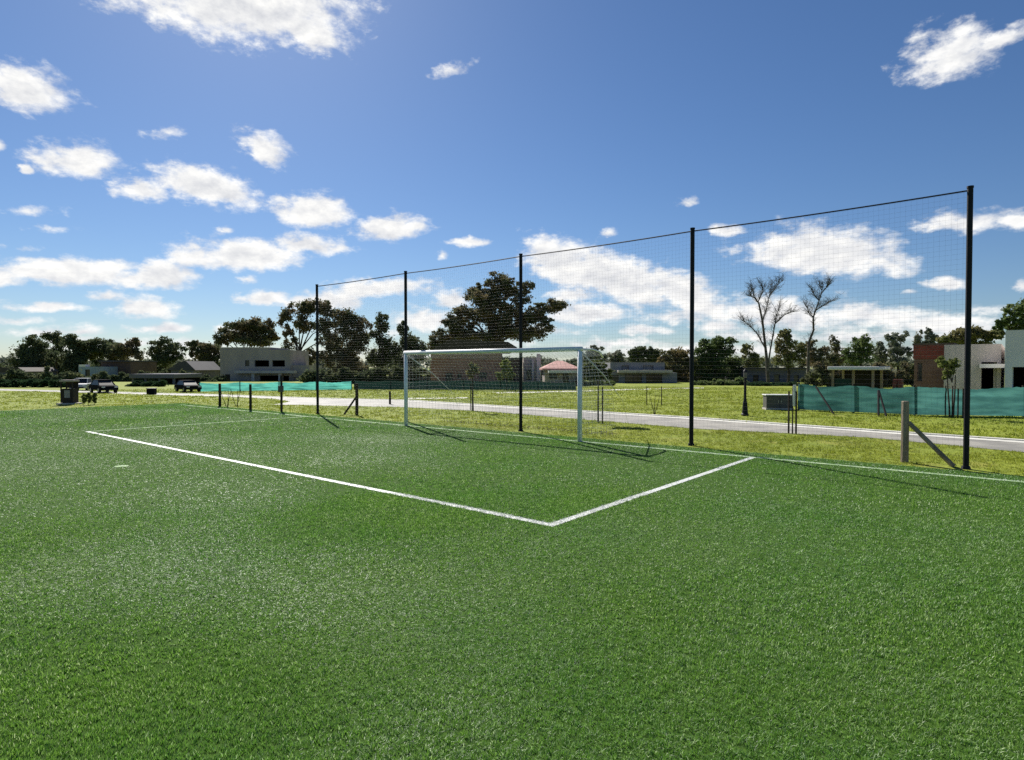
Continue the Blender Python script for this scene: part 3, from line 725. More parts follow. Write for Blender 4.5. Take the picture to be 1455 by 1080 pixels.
hedge(-60, 320, 504, 546, 106, 'tall dark thicket filling the skyline between the trees at the left', 'leaf_dark', 'thicket', 1.3)
hedge(-120, 115, 524, 549, 60, 'dark undergrowth between the trees at the left edge', 'leaf_dark', 'shrub_belt', 1.6)
hedge(112, 318, 529, 547, 72, 'dark shrubs added for the shade behind the parked cars and the carport', 'leaf_dark', 'shrub_belt', 1.6)  # added belt, stands in for the shade of houses and trees
hedge(430, 628, 519, 549, 63, 'dark undergrowth beneath the tall eucalyptus trees left of the goal', 'leaf_dark', 'shrub_belt', 1.6)
hedge(735, 870, 518, 547, 80, 'dark shrubs behind the salmon roofed house', 'leaf_dark', 'shrub_belt', 1.6)
hedge(930, 1150, 524, 547, 80, 'brownish shrubs behind the bare trees', 'leaf_brown', 'shrub_belt', 1.4)
hedge(1145, 1330, 519, 551, 52, 'dull green shrubs behind the shed', 'leaf_brown', 'shrub_belt', 1.4)
# young street trees and saplings
def stake_mb(px, py, ptop, r=.022, lean=0.0):
    b = G(px, py); z = P(px, ptop, b.y).z
    m = MB(); m.tube([b + Vector((0, 0, -.05)), b + Vector((lean, 0, z))], r, 6); return m
def street_tree(px, py, lobes, label, stakes, m='leaf_pale', size=.07, dens=.8, stems=((0, 0),), trunk_r=.03, top=None, group='young staked trees along the road', bark='bark', wrap=None):
    b = G(px, py); Y = b.y; k = Y / F; r = random.Random(int(px))
    t = thing('young_tree', label, 'young tree', b, group)
    L = [(P(a, c, Y + r.uniform(-.15, .15)), (rx * k, rx * k * .9, ry * k)) for a, c, rx, ry in lobes]
    topz = top if top else min(c.z for c, _ in L)
    mb = MB()
    for dx, lean in stems:
        q = b + Vector((dx, 0, -.05)); e = b + Vector((dx + lean, 0, topz))
        mb.tube(wob(q, e, 4, .012, r), [trunk_r, trunk_r * .9, trunk_r * .8, trunk_r * .7, trunk_r * .5], 7)
    part('trunk', mb, M[bark], t)
    if L:
        lb = MB()
        for c, ra in L:
            s = Vector((b.x, b.y, topz * .82)); lb.tube([s, s.lerp(c, .5) + Vector((0, 0, .06)), c], [trunk_r * .5, trunk_r * .3, trunk_r * .12], 5)
            for q in range(5):
                e = c + Vector((r.uniform(-1, 1) * ra[0], r.uniform(-1, 1) * ra[1], r.uniform(-.5, 1) * ra[2])); lb.tube([s.lerp(c, .5), e], [trunk_r * .18, .003], 4, False)
        part('branch', lb, M[bark], t)
        leaf_obj('crown', leaves([(tuple(c), ra) for c, ra in L], size, dens, .28, int(px)), m, t)
    for sx, sy, stp in stakes: part('stake', stake_mb(sx, sy, stp), M['dark_wood'], t)
    if wrap:
        z0, z1 = P(px, wrap[1], Y).z, P(px, wrap[0], Y).z; w = MB(); w.tube([b + Vector((.03, -.03, z0)), b + Vector((.03, -.03, (z0 + z1) / 2)), b + Vector((.03, -.03, z1))], [.045, .05, .04], 8)
        part('trunk_wrap', w, M['bag'], t)
    return t
street_tree(850, 601, [(840, 521, 13, 8), (854, 524, 12, 10), (830, 530, 8, 6), (846, 536, 13, 7), (862, 532, 7, 7)], 'young olive leafed tree with a stake just right of the goal', [(856, 603, 550)], 'leaf_spring', .085, 1.6)
street_tree(672, 584, [(674, 522, 7, 8), (668, 532, 6, 6)], 'thin young tree with a pale stem seen through the goal', [(669, 583, 545)], 'leaf_olive', .06, .35, trunk_r=.04)
street_tree(1126, 616.5, [], 'sapling between two dark stakes with a white wrapped stem by the cabinet', [(1120.5, 616, 556), (1131, 617, 556)], top=1.25, trunk_r=.018, wrap=(547, 577))
street_tree(930, 590, [], 'leafless forked sapling on the lawn left of the fourth net pole', [(919, 576, 549), (940, 576, 549)], top=.8, stems=((0, -.2), (0, .2), (0, .02)), trunk_r=.012)
t = street_tree(1352, 593, [(1341, 515, 10, 8), (1350, 523, 9, 11), (1358, 516, 6, 9), (1346, 533, 7, 7)], 'pale leafed young tree with several stakes in front of the teal fence', [(1343, 591, 548), (1353, 593, 548), (1361, 594, 552), (1368, 594, 552)], 'leaf_pale', .07, .7, stems=((-.06, -.1), (.06, .05)))
b = G(1349, 590); m = MB(); m.lathe(b, [(.04, 0), (.13, .03), (.15, .10), (.11, .18), (.04, .24), (.02, .27)], 9)
m.v = [(x + rnd.uniform(-.02, .02), y + rnd.uniform(-.02, .02), z) for x, y, z in m.v]
solo('plastic_bag', m, M['bag'], 'small white bag lying at the foot of the pale leafed young tree', 'bag', b)
street_tree(720, 555, [(720, 521, 9, 9), (714, 534, 8, 7), (726, 535, 7, 6)], 'small pale leafed tree in front of the brick house, seen through the goal', [], 'leaf_pale', .14, .6, group='')
for i, (px, py, lb) in enumerate(((119, 575, 'tiny yellow green sapling closest to the litter bin'), (126, 576, 'tiny yellow green sapling in the middle of three by the bin'), (134, 575, 'tiny yellow green sapling farthest right of three by the bin'))):
    street_tree(px, py, [(px, 562, 3, 4), (px + 1, 568, 3, 4)], lb, [], 'leaf_pale', .06, .35, trunk_r=.012, group='saplings beside the litter bin')
for px, py, lb in ((322, 579, 'thin leafless sapling leaning beside the corner post'), (336, 578, 'thin leafless sapling with spread twigs right of the corner post')):
    street_tree(px, py, [], lb, [], top=.75, stems=((0, -.25), (0, .2), (.05, .02)), trunk_r=.014, group='bare saplings by the corner post')

# ------------------------------------------------------------------ street furniture
# litter bin
b = G(99, 574.5); w = .80
t = thing('litter_bin', 'dark wooden litter bin with a roof and a grey notice on a concrete pad', 'litter bin', b); t.scale = (.64, .64, 1)
m = MB(); m.box(b + Vector((0, 0, .03)), (1.25, 1.0, .08), .15, .01); part('concrete_pad', m, M['concrete'], t)
m = MB()
for i in range(9):
    for (dx, dy, q) in ((-.36 + i * .09, -.36, 0), (-.36 + i * .09, .36, 0)):
        v = Matrix.Rotation(.15, 3, 'Z') @ Vector((dx, dy, 0)); m.box(b + v + Vector((0, 0, .40)), (.082, .03, .64), .15)
    for sx in (-1, 1):
        v = Matrix.Rotation(.15, 3, 'Z') @ Vector((sx * .39, -.30 + i * .075, 0)); m.box(b + v + Vector((0, 0, .40)), (.03, .068, .64), .15)
part('body', m, M['bin_wood'], t)
m = MB(); m.box(b + Vector((0, 0, .40)), (.70, .64, .62), .15); part('liner', m, M['void'], t)
for sx in (-1, 1):
    for sy in (-1, 1):
        m = MB(); v = Matrix.Rotation(.15, 3, 'Z') @ Vector((sx * .37, sy * .34, 0)); m.box(b + v + Vector((0, 0, .86)), (.07, .07, .34), .15); part('roof_post', m, M['bin_wood'], t)
m = MB(); v = Matrix.Rotation(.15, 3, 'Z') @ Vector((0, .30, 0)); m.box(b + v + Vector((0, 0, .88)), (.66, .03, .28), .15); part('back_board', m, M['bin_wood'], t)
m = MB(); m.box(b + Vector((0, 0, 1.075)), (.92, .86, .09), .15, .015); part('roof', m, M['grey_render'], t)
v = Matrix.Rotation(.15, 3, 'Z') @ Vector((.04, -.385, 0)); m = MB(); m.box(b + v + Vector((0, 0, .48)), (.36, .012, .34), .15); part('notice', m, M['grey_sheet'], t)
# low black container
b = G(215.5, 560.5); t = thing('waste_box', 'small low black box with a lid standing at the left end of the road', 'box', b)
m = MB(); m.box(b + Vector((0, 0, .17)), (.46, .42, .34), .2, .02); part('body', m, M['car_black'], t)
m = MB(); m.box(b + Vector((0, 0, .37)), (.5, .46, .05), .2, .015); part('lid', m, M['cabinet'], t)
# utility cabinet
b = (G(1091, 582) + G(1127, 583)) / 2; t = thing('utility_cabinet', 'low dark grey double door utility cabinet on the grass beyond the road', 'cabinet', b)
rz = -.12; m = MB(); m.box(b + Vector((0, .25, .31)), (1.0, .5, .5), rz, .012); part('body', m, M['cabinet'], t)
m = MB(); m.box(b + Vector((0, .25, .03)), (1.06, .56, .08), rz); part('plinth', m, M['concrete'], t)
m = MB(); m.box(b + Vector((0, .25, .585)), (1.08, .58, .045), rz, .01); part('top', m, M['slab'], t)
for sx in (-1, 1):
    v = Matrix.Rotation(rz, 3, 'Z') @ Vector((sx * .245, -.258, 0)); m = MB(); m.box(b + v + Vector((0, .25, .31)), (.45, .02, .42), rz, .006); d = part('door', m, M['cabinet'], t)
    v = Matrix.Rotation(rz, 3, 'Z') @ Vector((sx * .05, -.276, 0)); m = MB(); m.box(b + v + Vector((0, .25, .33)), (.02, .015, .09), rz); part('handle', m, M['rim'], d)
# bollard lamp
b = G(1058.5, 591); t = thing('bollard_lamp', 'slim dark bollard lamp with a flared foot on the lawn beyond the road', 'lamp', b)
m = MB(); m.lathe(b, [(.13, -.03), (.13, .06), (.10, .10), (.075, .45), (.055, .55), (.045, .6), (.04, 1.32)], 12); part('column', m, M['black_steel'], t, smooth=False)
m = MB(); m.lathe(b, [(.045, 1.322), (.06, 1.36), (.06, 1.5), (.045, 1.53)], 12); part('lantern', m, M['cabinet'], t)
m = MB(); m.lathe(b, [(.075, 1.532), (.07, 1.56), (.02, 1.63)], 12); part('cap', m, M['black_steel'], t)

# ------------------------------------------------------------------ shade-cloth fences
def cloth_fence(name, pts, label, m, hs, step, wav=.06, braces=(), post_m='dark_wood', seed=1, post_every=1, sag=.08):
    """pts: ground points; hs: cloth height at each point"""
    r = random.Random(seed); b0 = pts[0]
    t = thing(name, label, 'fence', b0)
    mb = MB(); cols = []
    for (a, b, ha, hb) in zip(pts[:-1], pts[1:], hs[:-1], hs[1:]):
        L = (b - a).length; n = max(6, int(L / .12)); d = (b - a).normalized(); nn = Vector((-d.y, d.x, 0))
        for i in range(n + (b is pts[-1])):
            u = i / n; p = a.lerp(b, u); w = math.sin(math.pi * u * max(1, round(L / step))) ** 2
            h = ha + (hb - ha) * u - sag * w + r.uniform(-.015, .015)
            ph = p.x * 2.1 + p.y * 1.3; col = []
            for k in range(13):
                z = .03 + (h - .03) * k / 12
                off = nn * (wav * w * math.sin(math.pi * k / 12) * (1 + .4 * math.sin(ph * 1.7 + k * .5)) + w * .010 * math.sin(ph * 5 + k * .95) + w * .017 * math.sin(k * 1.5 + ph * .35 + 1.2 * math.sin(ph * .5)) + w * .007 * math.sin(k * 2.9 - ph * .8))
                col.append(p + off + Vector((0, 0, z)))
            cols.append(col)
    k0 = len(mb.v)
    for c in cols: mb.v += [tuple(v) for v in c]
    for i in range(len(cols) - 1):
        for k in range(12):
            mb.f.append([i * 13 + k, (i + 1) * 13 + k, (i + 1) * 13 + k + 1, i * 13 + k + 1]); mb.mi.append(0)
    part('shade_cloth', mb, M[m], t, smooth=True)
    for (a, b, ha, hb) in zip(pts[:-1], pts[1:], hs[:-1], hs[1:]):
        L = (b - a).length; n = max(1, round(L / step)); d = (b - a).normalized(); nn = Vector((-d.y, d.x, 0))
        for i in range(n + (b is pts[-1])):
            p = a.lerp(b, i / n) + nn * .06 * (1 if nn.y > 0 else -1); h = ha + (hb - ha) * i / n
            q = MB(); q.tube([p + Vector((0, 0, -.05)), p + Vector((r.uniform(-.03, .03), 0, h + .06))], .035, 6); part('post', q, M[post_m], t)
    for (p0, p1) in braces:
        q = MB(); q.tube([p0, p1], .035, 6); part('brace', q, M['void'], t)
    return t
def hz(px, py, g): return P(px, py, g.y).z
c0, c1, c2, c3 = G(1150, 579.5), G(1134, 583), G(1300, 590.5), G(1455, 592.5)
c4 = G(1640, 596)
cloth_fence('shade_cloth_fence', [c1, c2, c3, c4], 'teal green shade cloth fence in front of the shed and houses at right', 'teal', [hz(1134, 546, c1), hz(1300, 550, c2), hz(1455, 550, c3), 1.05], 2.3, braces=[
    (G(1158, 585) + Vector((0, -.05, .95)), G(1178, 588) + Vector((0, -.35, 0))), (G(1245.5, 588) + Vector((0, -.1, .85)), G(1243.5, 590.5) + Vector((0, -.2, 0))), (G(1246, 588) + Vector((0, -.1, .85)), G(1254.5, 591) + Vector((0, -.2, 0)))], seed=5)
d0, d1 = G(283, 557), G(500, 554)
cloth_fence('shade_cloth_fence', [d0, d0.lerp(d1, .5), d1], 'bright turquoise shade cloth fence in front of the two storey grey house', 'teal_bright', [hz(283, 544, d0), hz(390, 543, d0.lerp(d1, .5)), hz(500, 542, d1)], 2.2, seed=6)
e0, e1 = G(500, 554), G(818, 555); e0 = e0 + Vector((.15, .1, 0))
cloth_fence('shade_cloth_fence', [e0, e0.lerp(e1, .5), e1], 'dark green shade cloth fence behind the goal, in front of the brick house', 'teal_dark', [hz(500, 541, e0), hz(660, 540, e0.lerp(e1, .5)), hz(818, 543, e1)], 2.4, seed=8)

# ------------------------------------------------------------------ buildings
class Bld:
    """a building in a local frame: x to the right along the front, y away, z up"""
    def __init__(s, name, label, origin, rot=0.0, cat='house'):
        s.t = thing(name, label, cat, Vector((origin.x, origin.y, 0)), None, rot)
    def walls(s, x0, x1, z1, depth, m, holes=(), z0=-.1, th=.25, y=0.0, name='wall', roof=True, roof_m=None):
        w = MB(); w.wall(x0, x1, z0, z1, y, y + th, holes)
        w.wall(x0, x1, z0, z1, y + depth - th, y + depth)
        for xa in (x0, x1 - th):
            w.box((xa + th / 2, y + depth / 2, (z0 + z1) / 2), (th, depth - 2 * th, z1 - z0))
        s.w = part(name, w, M[m], s.t, True)
        if roof:
            q = MB(); q.box(((x0 + x1) / 2, y + depth / 2, z1 - .13), (x1 - x0 - 2 * th - .004, depth - 2 * th - .004, .12)); part('roof', q, M[roof_m or 'dark_roof'], s.t, True)
        return s.w
    def pane(s, h, y=.12, m='pane', frame=None, name='window'):
        fm = frame or 'dark_roof'
        x0, x1, z0, z1 = h; f = MB(); b = .05
        for (a, c, d, e) in ((x0, x1, z1 - b, z1), (x0, x1, z0, z0 + b), (x0, x0 + b, z0 + b, z1 - b), (x1 - b, x1, z0 + b, z1 - b)):
            f.box(((a + c) / 2, y, (d + e) / 2), (c - a - .004, .06, e - d - .004))
        if x1 - x0 > 1.2: f.box(((x0 + x1) / 2, y, (z0 + z1) / 2), (b, .058, z1 - z0 - 2 * b))
        w = part(name, f, M[fm], s.t, True)
        g_ = MB(); g_.box(((x0 + x1) / 2, y + .02, (z0 + z1) / 2), (x1 - x0 - 2 * b, .01, z1 - z0 - 2 * b)); part('pane', g_, M[m], w, True)
    def dark_room(s, h, depth=2.5, y=.26):
        x0, x1, z0, z1 = h; q = MB()
        q.add([(x0, y, z0), (x1, y, z0), (x1, y, z1), (x0, y, z1), (x0, y + depth, z0), (x1, y + depth, z0), (x1, y + depth, z1), (x0, y + depth, z1)],
              [(4, 5, 6, 7), (0, 1, 5, 4), (3, 7, 6, 2), (0, 4, 7, 3), (1, 2, 6, 5)])
        part('opening', q, M['void'], s.t, True)
    def block(s, name, c, d, m, bev=0.0):
        q = MB(); q.box(c, d, 0, bev); return part(name, q, M[m], s.t, True)
    def prism(s, name, prof, y0, y1, m):
        q = MB(); n = len(prof)
        q.add([(x, y0, z) for x, z in prof] + [(x, y1, z) for x, z in prof], [list(range(n)), list(range(2 * n - 1, n - 1, -1))] + [[i, n + i, n + (i + 1) % n, (i + 1) % n] for i in range(n)][::1])
        return part(name, q, M[m], s.t, True)
    def hip(s, x0, x1, y0, y1, z0, z1, inset, m):
        q = MB(); cx0, cx1 = x0 + inset, x1 - inset; cy = (y0 + y1) / 2
        q.add([(x0, y0, z0), (x1, y0, z0), (x1, y1, z0), (x0, y1, z0), (cx0, cy, z1), (cx1, cy, z1)], [(0, 1, 5, 4), (1, 2, 5), (2, 3, 4, 5), (3, 0, 4), (3, 2, 1, 0)])
        q.box(((x0 + x1) / 2, (y0 + y1) / 2, z0 - .08), (x1 - x0, y1 - y0, .15)); return part('roof', q, M[m], s.t, True)
def lx(px, px0, Y): return (px - px0) * Y / F / 1.0
def zz(py, Y): return P(727, py, Y).z
# two storey unfinished grey house (left)
Y = 76; o = P(313, 545, Y); B_ = Bld('unfinished_house', 'two storey boxy grey brown house with square dark window openings at left', o); X = lambda p: lx(p, 313, Y); Z = lambda p: zz(p, Y)
hs = [(X(348.5), X(354.5), Z(520.5), Z(512)), (X(362), X(382.5), Z(521), Z(512)), (X(387), X(405), Z(521), Z(512)), (X(369), X(398), Z(547), Z(533.5)), (X(402), X(411), Z(547), Z(534)), (X(320), X(327), Z(547), Z(532))]
B_.walls(0, X(412.5), Z(497), 7, 'grey_render', hs)
for h in hs[1:5]: B_.dark_room(h)
B_.pane(hs[0]); B_.pane(hs[5], name='door')
B_.block('parapet', (X(348), 3.5, (Z(497) + Z(493.5)) / 2 + .002), (X(383), 6.9, Z(493.5) - Z(497)), 'grey_render')
B_.block('balcony_slab', (X(380), -.5, Z(528.5)), (X(436) - X(352) + 0, .95, .32), 'concrete')
h = (X(415), X(430), Z(547), Z(536))
q = MB(); q.wall(X(412.5) + .003, X(437), -.1, Z(519), .6, .85, [h]); q.box(((X(412.5) + X(437)) / 2, 3.4, Z(519) / 2), (X(437) - X(412.5) - .01, 5, Z(519))); part('wing', q, M['grey_render'], B_.t, True)
B_.block('column', (X(363), -.6, Z(529) / 2 - .12), (.35, .35, Z(529)), 'concrete'); B_.block('column', (X(401), -.6, Z(529) / 2 - .12), (.35, .35, Z(529)), 'concrete')
for k_ in range(6):
    q = MB(); xx = X(346 + k_ * 4.2); zz_ = Z(493.5) - .05; q.tube([(xx, 3.4, zz_), (xx + rnd.uniform(-.08, .08), 3.4, zz_ + rnd.uniform(.5, 1.0))], .022, 5); part('rebar', q, M['dark_wood'], B_.t, True)
# gabled house and carport
Y = 80; o = P(243, 545, Y); B_ = Bld('gabled_house', 'dull grey gabled house left of the two storey grey house', o); X = lambda p: lx(p, 243, Y); Z = lambda p: zz(p, Y)
h = [(X(250), X(258), Z(545), Z(534))]
B_.walls(0, X(276), Z(526), 7, 'dull_wall', h, roof=False); B_.pane(h[0])
B_.prism('roof', [(-.3, Z(526)), (X(276) + .3, Z(526)), (X(266), Z(513)), (X(255), Z(514.5))], -.25, 7.2, 'dark_roof')
Y = 60; o = P(186, 545, Y); B_ = Bld('carport', 'long low grey carport with a deep dark opening at left', o, cat='carport'); X = lambda p: lx(p, 186, Y); Z = lambda p: zz(p, Y)
B_.block('roof', (X(217), 2.5, Z(534.5)), (X(250) - 0, 5.4, .42), 'dull_wall', .03)
B_.block('back_wall', (X(217), 4.9, Z(537) / 2), (X(248), .2, Z(537)), 'void')
for p in (188, 206, 226, 246): B_.block('column', (X(p), .15, Z(536.9) / 2), (.18, .18, Z(536.9)), 'dull_wall')
Y = 82; o = P(144, 545, Y); B_ = Bld('brick_house', 'dark maroon brick house under the trees at left', o); X = lambda p: lx(p, 144, Y); Z = lambda p: zz(p, Y)
h = [(X(150), X(157), Z(545), Z(530)), (X(170), X(180), Z(538), Z(528))]
B_.walls(0, X(186), Z(514), 6, 'brick_brown', h); B_.pane(h[0]); B_.pane(h[1])
B_.block('roof_edge', (X(165), 2.9, Z(513.2)), (X(187.5), 6.5, .18), 'dark_roof')
Y = 78; o = P(112, 545, Y); B_ = Bld('painted_house', 'small pale blue grey house between dark trees at left', o); X = lambda p: lx(p, 112, Y); Z = lambda p: zz(p, Y)
h = [(X(121), X(128), Z(535), Z(525))]
B_.walls(0, X(139), Z(521), 6, 'blue_wall', h); B_.pane(h[0])
B_.block('parapet', (X(117), .4, (Z(521) + Z(518)) / 2 + .003), (X(122) - .05, .8, Z(518) - Z(521)), 'white_wall')
Y = 84; o = P(-30, 545, Y); B_ = Bld('long_house', 'low dull brown house at the left edge behind the hedge', o); X = lambda p: lx(p, -30, Y); Z = lambda p: zz(p, Y)
h = [(X(-10), X(2), Z(543), Z(532)), (X(15), X(24), Z(543), Z(533))]
B_.walls(0, X(34), Z(528), 6, 'dull_wall', h, roof=False); B_.pane(h[0]); B_.pane(h[1])
B_.prism('roof', [(-.3, Z(528)), (X(34) + .3, Z(528)), (X(28), Z(522)), (X(-24), Z(522))], -.25, 6.2, 'brown_roof')
# brick house behind the goal
Y = 60; o = P(612, 545, Y); B_ = Bld('brick_house', 'reddish brick house with a dark low roof seen through the goal', o); X = lambda p: lx(p, 612, Y); Z = lambda p: zz(p, Y)
h = [(X(633), X(643), Z(545), Z(530)), (X(680), X(692), Z(538), Z(529)), (X(650), X(656), Z(538), Z(531))]
B_.walls(0, X(712), Z(500), 8, 'brick', h, roof=False)
for q_ in h: B_.pane(q_)
B_.prism('roof', [(-.25, Z(500)), (X(724), Z(500)), (X(735), Z(494)), (X(722), Z(486)), (X(640), Z(482)), (X(622), Z(492))], -.35, 8.3, 'brown_roof')
q = MB(); q.wall(X(712) + .003, X(742), -.1, Z(508), 1.0, 1.25, [(X(720), X(732), Z(545), Z(528))]); q.box(((X(712) + X(742)) / 2, 4.5, Z(508) / 2), (X(742) - X(712) - .01, 6, Z(508))); part('wing', q, M['brick_brown'], B_.t, True)
# pale house with a pillar, then the hip roofed house
Y = 64; o = P(744, 545, Y); B_ = Bld('pale_house', 'narrow pale house with white corner pillars left of the salmon roof', o); X = lambda p: lx(p, 744, Y); Z = lambda p: zz(p, Y)
h = [(X(748), X(758), Z(540), Z(526))]
B_.walls(0, X(769), Z(508), 6, 'concrete', h); B_.pane(h[0]); B_.block('column', (X(765), -.2, Z(503) / 2), (.38, .36, Z(503)), 'white_wall'); B_.block('column', (X(757), -.2, Z(512) / 2), (.22, .36, Z(512)), 'white_wall')
Y = 57; o = P(772, 545, Y); B_ = Bld('hip_roof_house', 'low house with a salmon pink hipped roof left of the right goal post', o); X = lambda p: lx(p, 772, Y); Z = lambda p: zz(p, Y)
h = [(X(780), X(792), Z(538), Z(530)), (X(800), X(808), Z(545), Z(530))]
B_.walls(X(774), X(820), Z(524), 5, 'grey_render', h, roof=False); B_.pane(h[0]); B_.pane(h[1], name='door')
B_.hip(X(770), X(825), -.5, 5.6, Z(523.5), Z(512), 1.5, 'pink_roof')
B_.block('porch_slab', (X(798), -1.1, Z(528)), (X(816) - X(776) + .0, 1.2, .2), 'slab')
# long modern house
Y = 66; o = P(862, 545, Y); B_ = Bld('modern_house', 'long low modern grey house with a pale slab and dark windows', o); X = lambda p: lx(p, 862, Y); Z = lambda p: zz(p, Y)
h = [(X(868), X(879), Z(543), Z(533)), (X(888), X(912), Z(544), Z(532)), (X(918), X(941), Z(544), Z(532))]
B_.walls(0, X(962), Z(529.5), 8, 'cool_wall', h)
for q_ in h: B_.pane(q_)
B_.block('slab', (X(914), -.3, Z(529.5) + .13), (X(952) - X(876), 1.6, .25), 'concrete', .01)
hh = (X(884), X(895), Z(526), Z(519)); q = MB(); q.wall(X(868), X(946), Z(529.5) + .26, Z(515), .5, .75, [hh, (X(915), X(930), Z(526), Z(519))]); q.box((X(907), 3.9, (Z(529.5) + .27 + Z(515)) / 2), (X(946) - X(868) - .02, 6.2, Z(515) - Z(529.5) - .3)); part('upper_storey', q, M['cool_wall'], B_.t, True)
Y = 70; o = P(1060, 545, Y); B_ = Bld('long_house', 'low brownish grey house behind the first tall bare tree', o); X = lambda p: lx(p, 1060, Y); Z = lambda p: zz(p, Y)
h = [(X(1070), X(1078), Z(543), Z(533)), (X(1100), X(1108), Z(545), Z(532)), (X(1128), X(1135), Z(543), Z(533))]
B_.walls(0, X(1145), Z(524), 7, 'dull_wall', h)
for q_ in h: B_.pane(q_)
B_.block('roof_edge', (X(1102), 3.3, Z(523.4)), (X(1148), 7.4, .16), 'dark_roof')
# houses on the right, square to the road
def bframe(px, b):
    return PB(px, 545, b)
def bl(name, label, px, b):
    o = bframe(px, b); s0, _ = sb_of(o); return Bld(name, label, o, ANG), s0
def bx(px, b, s0): return s0 - sb_of(PB(px, 545, b))[0]
b = 27.0; B_, s0 = bl('concrete_house', 'bare concrete house with a recessed dark porch at right', 1341, b); X = lambda p: bx(p, b, s0); Z = lambda p, q=1370: PB(q, p, b).z
h = [(X(1394), X(1416), -.1, Z(514.5, 1400))]
B_.walls(0, X(1422), Z(489.5), 7, 'concrete', h); B_.dark_room((h[0][0], h[0][1], -.1, h[0][3]), 2.0)
B_.block('porch_canopy', (X(1414), -.35, Z(520, 1414)), (1.0, .7, .16), 'slab')
b = 25.2; B_, s0 = bl('white_house', 'white rendered house with a sunlit side wall and dark window at the right edge', 1427.5, b); X = lambda p: bx(p, b, s0); Z = lambda p, q=1430: PB(q, p, b).z
zt = Z(469.5, 1428)
h = [(X(1438), X(1438) + 2.1, Z(551, 1438), Z(521.5, 1438)), (X(1438) + 3.6, X(1438) + 5.0, .9, 2.1)]
B_.walls(0, 9.0, zt, 8, 'white_wall', h); B_.dark_room(h[0]); B_.pane(h[1])
b = 31.0; B_, s0 = bl('brick_house', 'brick house with a bright red upper band beside the bare concrete house', 1298.5, b); X = lambda p: bx(p, b, s0); Z = lambda p, q=1320: PB(q, p, b).z
h = [(X(1303), X(1310), 1.0, 1.9)]
B_.walls(0, X(1352), Z(510), 6, 'brick_brown', h, roof=False); B_.pane(h[0])
q = MB(); q.wall(-.04, X(1352) + .04, Z(510) + .003, Z(490.5), -.04, 6.04); part('upper_band', q, M['brick_red'], B_.t, True)
B_.block('roof_edge', (X(1325), 3.0, Z(490.5) + .05), (X(1352) + .16, 6.2, .09), 'brown_roof')
b = 23.3; B_, s0 = bl('shed', 'open site shed with a white flat roof behind the teal fence', 1181, b); B_.t['category'] = 'shed'; X = lambda p: bx(p, b, s0); Z = lambda p, q=1215: PB(q, p, b).z
B_.block('roof', (X(1214), 1.0, Z(523.2)), (X(1250) - X(1177), 2.7, .14), 'slab', .02)
for p in (1183, 1212, 1240): B_.block('post', (X(p), .05, Z(525.8) / 2), (.09, .09, Z(525.8)), 'wood')
for p in (1183, 1240): B_.block('post', (X(p), 2.0, Z(525.8) / 2), (.09, .09, Z(525.8)), 'wood')
B_.block('back_panel', (X(1211), 2.1, Z(526) / 2), (X(1242) - X(1181), .05, Z(526) - .02), 'void')
B_.block('side_panel', (X(1196), .12, .62), (X(1210) - X(1184), .03, 1.2), 'teal_dark')
# stacks of red brick beyond the teal fence
b = 22.4
for px, lb in ((1276, 'small stack of red brick on a pallet between the shed and the brick house'),):
    q = PB(px, 545, b); q.z = 0; t = thing('brick_stack', lb, 'brick stack', q)
    m = MB(); rz = ANG + rnd.uniform(-.1, .1)
    for k in range(9): 
        for j in (-1, 1): m.box(q + Matrix.Rotation(rz, 3, 'Z') @ Vector((j * .085, 0, .17 + k * .125)), (.13, .32, .12), rz + rnd.uniform(-.03, .03))
    part('bricks', m, M['brick_red'], t); m = MB()
    m.box(q + Vector((0, 0, .05)), (.4, .4, .1), rz)
    part('pallet', m, M['dark_wood'], t)

